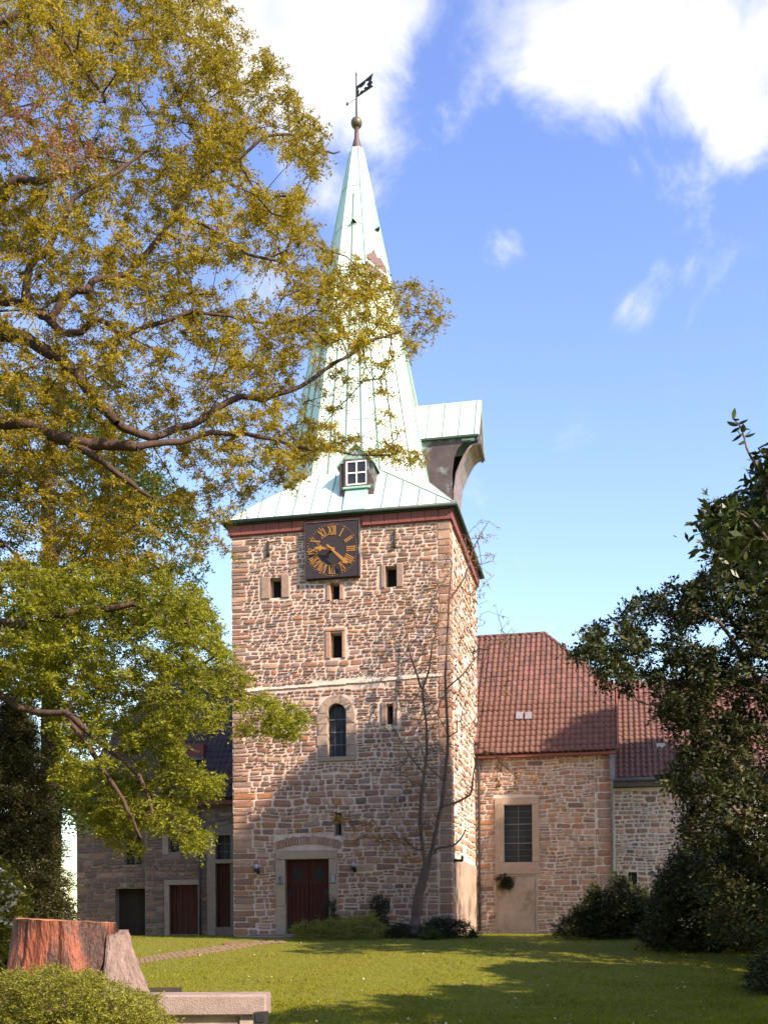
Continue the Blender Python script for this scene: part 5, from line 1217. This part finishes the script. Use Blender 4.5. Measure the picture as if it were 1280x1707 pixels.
def shading_tree(u, v, z, t, R, h0, h1, seed, n, label):   # stands on the sun's line to the wall point it shades
    c = WORLD(u, v, z)+SDIR*t; g = gz(c.x, c.y); h = c.z-g+h1
    off_tree(c.x, c.y, h, R, seed, n, label, max(.1, (c.z-g-h0)/h))
shading_tree(-1.3, 0, 1.1, 27, 2.8, 5.4, 3.9, 61, 3400, 'tall narrow leafy tree standing beyond the right edge')
shading_tree(9.5, 6.6, 4.3, 20, 3.0, 6, 5, 63, 1700, 'tallest leafy tree farther back beyond the right edge')
off_tree(12.2, 11.0, 11.0, 3.6, 65, 1500, 'round leafy tree beyond the right edge near the lawn', .4)
off_tree(12.6, 16.6, 9.8, 2.6, 69, 1300, 'small leafy tree beside the lawn beyond the right edge', .4)
off_tree(-17.5, 33, 13, 4.3, 67, 1300, 'unseen leafy tree added beyond the left end of the nave to block skylight', .1)  # unseen tree, added to keep sky light off the nave
off_tree(-9, -7, 16, 6, 71, 1300, 'unseen broad tree added behind the camera on the left to dim skylight', .15)  # broad trees here and below: unseen, added to cut ambient sky light
off_tree(3, -11, 15, 6, 73, 1300, 'unseen broad tree added straight behind the camera to dim skylight', .15)
off_tree(-15, 6, 15, 5.5, 75, 1300, 'unseen broad tree added beyond the left edge of the lawn to dim skylight', .1)
off_tree(-14, 22, 14, 4.5, 77, 1300, 'unseen broad tree added between the stump and the nave beyond the left edge to dim skylight', .1)

def bare_tree():
    Y = 34.6; P0 = PX(687, 1568, Y-.3); P0.z = gz(P0.x, P0.y)
    T = thing('young_tree', 'slender nearly bare tree with orange buds in front of the tower corner', 'tree', P0, off=P0)
    sk = Skel(); q = lambda pts, y=Y: [PX(a, b, y) for a, b in pts]
    sk.line([P0]+q([(692, 1540), (697, 1500), (704, 1470), (712, 1440), (713, 1428)]), .185, .12, sub=3)
    sk.line(q([(710, 1445), (703, 1400), (701, 1345), (706, 1300), (711, 1250), (709, 1200), (704, 1150)]), .07, .035, wob=.02)
    sk.line(q([(704, 1150), (690, 1112), (680, 1070), (672, 1030)]), .035, .012, wob=.03); sk.line(q([(704, 1150), (716, 1110), (724, 1060), (735, 1010)]), .035, .012, wob=.03)
    sk.line(q([(713, 1440), (724, 1400), (735, 1345), (741, 1300), (746, 1230), (742, 1150), (745, 1080), (748, 1000), (754, 940)], Y+.2), .078, .016, wob=.02)
    sk.line(q([(712, 1442), (722, 1420), (742, 1412), (760, 1408), (775, 1385)], Y-.1), .06, .02, wob=.02)
    sk.line(q([(735, 1345), (760, 1338), (783, 1325), (789, 1290), (795, 1262)], Y+.1), .045, .015, wob=.02)
    sk.line(q([(709, 1290), (690, 1270), (665, 1230), (650, 1205)]), .03, .01, wob=.02); sk.line(q([(741, 1300), (715, 1280), (700, 1240)], Y+.2), .03, .01, wob=.02)
    sk.line(q([(742, 1150), (775, 1120), (800, 1090), (840, 1060)], Y+.3), .025, .007, wob=.03); sk.line(q([(748, 1000), (775, 960), (795, 900), (815, 870)], Y+.3), .02, .006, wob=.03)
    C = crown_points([(650, 1040), (700, 960), (740, 900), (800, 855), (830, 880), (825, 990), (862, 1050), (870, 1110), (840, 1180), (800, 1210), (790, 1330), (740, 1400), (640, 1410), (560, 1400), (560, 1370), (640, 1340), (650, 1260), (640, 1200), (640, 1100)], 800, Y-1.4, Y+1.3, 71, (), 1, -.4)
    C2 = crown_points([(780, 1220), (860, 1270), (930, 1310), (900, 1330), (800, 1320)], 40, Y-.6, Y+1, 72)
    C3 = crown_points([(550, 1340), (575, 1350), (640, 1385), (700, 1400), (690, 1440), (640, 1420), (560, 1400)], 40, Y-.6, Y+.4, 73)
    A = np.vstack([C, C2, C3]); 
    ok = ((A[:, 0]-T0.x)*VD.x+(A[:, 1]-T0.y)*VD.y < -.35) | ((A[:, 0]-T0.x)*UD.x+(A[:, 1]-T0.y)*UD.y > HW+.3); A = A[ok]
    sk.grow(A, .3, .05, 8, .0062); limbs(sk, BARKL, T, 'trunk')
    V, Q = leaves(A[::2], 74, 3, 3, .12, .07, .035, .5, .6); npobj('buds', V, Q, L_BUD, T)
    V, Q = leaves(np.vstack([C3, C2[::3]]), 75, 4, 5, .16, .09, .04, .6, .6); npobj('young_leaves', V, Q, L_BUD, T)
bare_tree()

# dark twiggy clump stuck on the blocked doorway
def clump():
    u, z = LOC(842, 1471, VW-.15); w = WORLD(u, VW-.18, z); T = thing('ivy_clump', 'dark dried ivy clump at the top of the blocked doorway', 'plant', w, off=w)
    r = np.random.default_rng(2); C = np.array(w)+r.normal(size=(70, 3))*np.array([.13, .05, .12])
    V, Q = leaves(C, 4, 6, 7, .12, .05, .03, .4, .9); npobj('foliage', V, Q, L_YEW, T)
clump()

# ------------------------------------------------------------------ stump, raised bed, wall
def bed():
    zc = EYE-(1655-CY)*11/F; xr = PX(447, 1600, 10.95).x
    T = thing('garden_wall', 'low stone wall with thick coping slab at the bottom left', 'wall', (-3.5, 11.0, -1.1), off=(-3.5, 11, -1.1))
    xs = [-7.0, -4.6, PX(262, 1650, 11).x+.02, xr]
    for a, b in zip(xs[:-1], xs[1:]):
        m = MB(); m.bbox(a+.004, b-.004, 10.78, 11.22, zc-.21, zc, .02); obj('coping_slab', m, CONC, T)
    m = MB(); m.box(-7, xr-.28, 10.86, 11.16, -1.3, zc-.211); obj('wall_body', m, PLAST, T)
    pass
    m = MB(); m.box(xr-.27, xr-.06, 10.84, 11.18, -1.3, zc-.212); obj('end_pier', m, pm('pale_block', (.40, .33, .29), (.31, .26, .22), 6, .9, .5, 30), T)
    m = MB(); m.add([(-7, 11.1, zc-.05), (xr-.9, 11.1, zc-.05), (xr-1.3, 13.4, zc-.08), (-7, 13.4, zc-.08)], [(0, 1, 2, 3)]); m.add([(-7, 13.4, -1.2), (xr-1.3, 13.4, -1.2), (xr-1.3, 13.4, zc-.08), (-7, 13.4, zc-.08), (xr-.9, 11.1, zc-.05), (xr-.9, 11.1, -1.2)], [(0, 1, 2, 3), (1, 5, 4, 2)]); obj('soil_bed', m, SOIL, kind='structure')
    x0, x1 = PX(424, 1690, 10.7).x, PX(446, 1690, 10.7).x; z1 = PX(0, 1689, 10.7).z
    t = thing('floodlight', 'small black floodlight at the end of the low garden wall', 'floodlight', ((x0+x1)/2, 10.68, z1-.4), off=((x0+x1)/2, 10.68, z1-.4))
    m = MB(); m.prism([(x0, z1-.12), (x1, z1-.12), (x1+.015, z1-.02), (x1, z1), (x0, z1-.01), (x0-.01, z1-.03)], 10.62, 10.72); obj('housing', m, IRON, t)
    m = MB(); m.box(x0+.02, x1-.02, 10.612, 10.619, z1-.10, z1-.02); obj('glass', m, GLASS, t)
    m = MB(); m.tube([((x0+x1)/2, 10.68, z1-.12), ((x0+x1)/2, 10.68, gz(x0, 10.7))], .015, 8); obj('post', m, IRON, t)
    return zc
ZC = bed()
def stump():
    Y = 12.3; x0, x1 = PX(24, 1530, Y).x, PX(193, 1530, Y).x; cx, R = (x0+x1)/2, (x1-x0)/2; zt = EYE+.02; zb = ZC-.10
    T = thing('tree_stump', 'wide red brown tree stump with peeled wood and grey bark on one side', 'tree stump', (cx, Y, zb), off=(cx, Y, zb))
    m = MB(); n = 180; L = 26; vs = []
    for j in range(L+1):
        f = j/L; z = zb+(zt-zb)*f
        for k in range(n):
            a = 2*math.pi*k/n; fl = (1-f)**1.6
            root = .10*max(0, math.sin(a*5+1))*(1-f)**1.2; rid = .018*noise.noise(Vector((math.cos(a)*7, math.sin(a)*7, f*1.2)))+.012*noise.noise(Vector((math.cos(a)*26, math.sin(a)*26, f*2.5)))+.02*noise.noise(Vector((math.cos(a)*3, math.sin(a)*3, f*2+5)))
            cr = -.03*max(0, noise.noise(Vector((math.cos(a)*9, math.sin(a)*9, 3+f*.6)))-.1)*2
            rr = R*(.985+.20*fl)+root+rid+cr
            vs.append((cx+rr*math.cos(a), Y+rr*.92*math.sin(a), z+(-.03*math.cos(a) if j == L else 0)+(.012*noise.noise(Vector((a*4, 0, 0))) if j == L else 0)))
    m.add(vs, [(j*n+k, j*n+(k+1) % n, (j+1)*n+(k+1) % n, (j+1)*n+k) for j in range(L) for k in range(n)]); obj('peeled_wood', m, WOOD, T, smooth=True)
    m = MB(); top = vs[L*n:]; m.add([(x, y, z+.001) for x, y, z in top]+[(cx, Y, zt-.01)], [(k, (k+1) % n, n) for k in range(n)]); obj('cut_top', m, WOODT, T)
    # grey bark slab on the right flank
    m = MB(); vs = []; A = 80; rows = 34; topz = PX(0, 1551, Y).z; a0, a1 = -.48, 1.2
    for o_ in (0, 1):
        for j in range(rows+1):
            f = j/rows
            for k in range(A+1):
                g = k/A; a = a0+(a1-a0)*g-.42*(1-f)*(1-g); z = zb+(topz-zb)*f*(1-.10*abs(g-.5)*2+.03*noise.noise(Vector((g*9, 0, 0))))
                hh = (z-zb)/(zt-zb); fl = (1-hh)**1.5; ridge = .040*(abs(noise.noise(Vector((g*16, hh*2.2, 1))))-.2)+.020*noise.noise(Vector((g*44, hh*7, 2)))
                rr = R*(1.0+.46*fl+.04)+((.02+.07*math.sin(math.pi*min(1, max(0, g*1.0)))**.5+ridge) if o_ else -.02)
                vs.append((cx+rr*math.cos(a), Y+rr*.92*math.sin(a), z))
    st = A+1; N1 = (rows+1)*st; fs = []
    for j in range(rows):
        for k in range(A):
            fs.append((N1+j*st+k, N1+j*st+k+1, N1+(j+1)*st+k+1, N1+(j+1)*st+k)); fs.append((j*st+k, (j+1)*st+k, (j+1)*st+k+1, j*st+k+1))
        for k in (0, A): fs.append((j*st+k, N1+j*st+k, N1+(j+1)*st+k, (j+1)*st+k))
    for k in range(A): fs.append((rows*st+k, N1+rows*st+k, N1+rows*st+k+1, rows*st+k+1))
    m.add(vs, fs); o = obj('bark', m, BARKG, T); o['label'] = 'grey furrowed bark left standing on the right side'
stump()
grass()
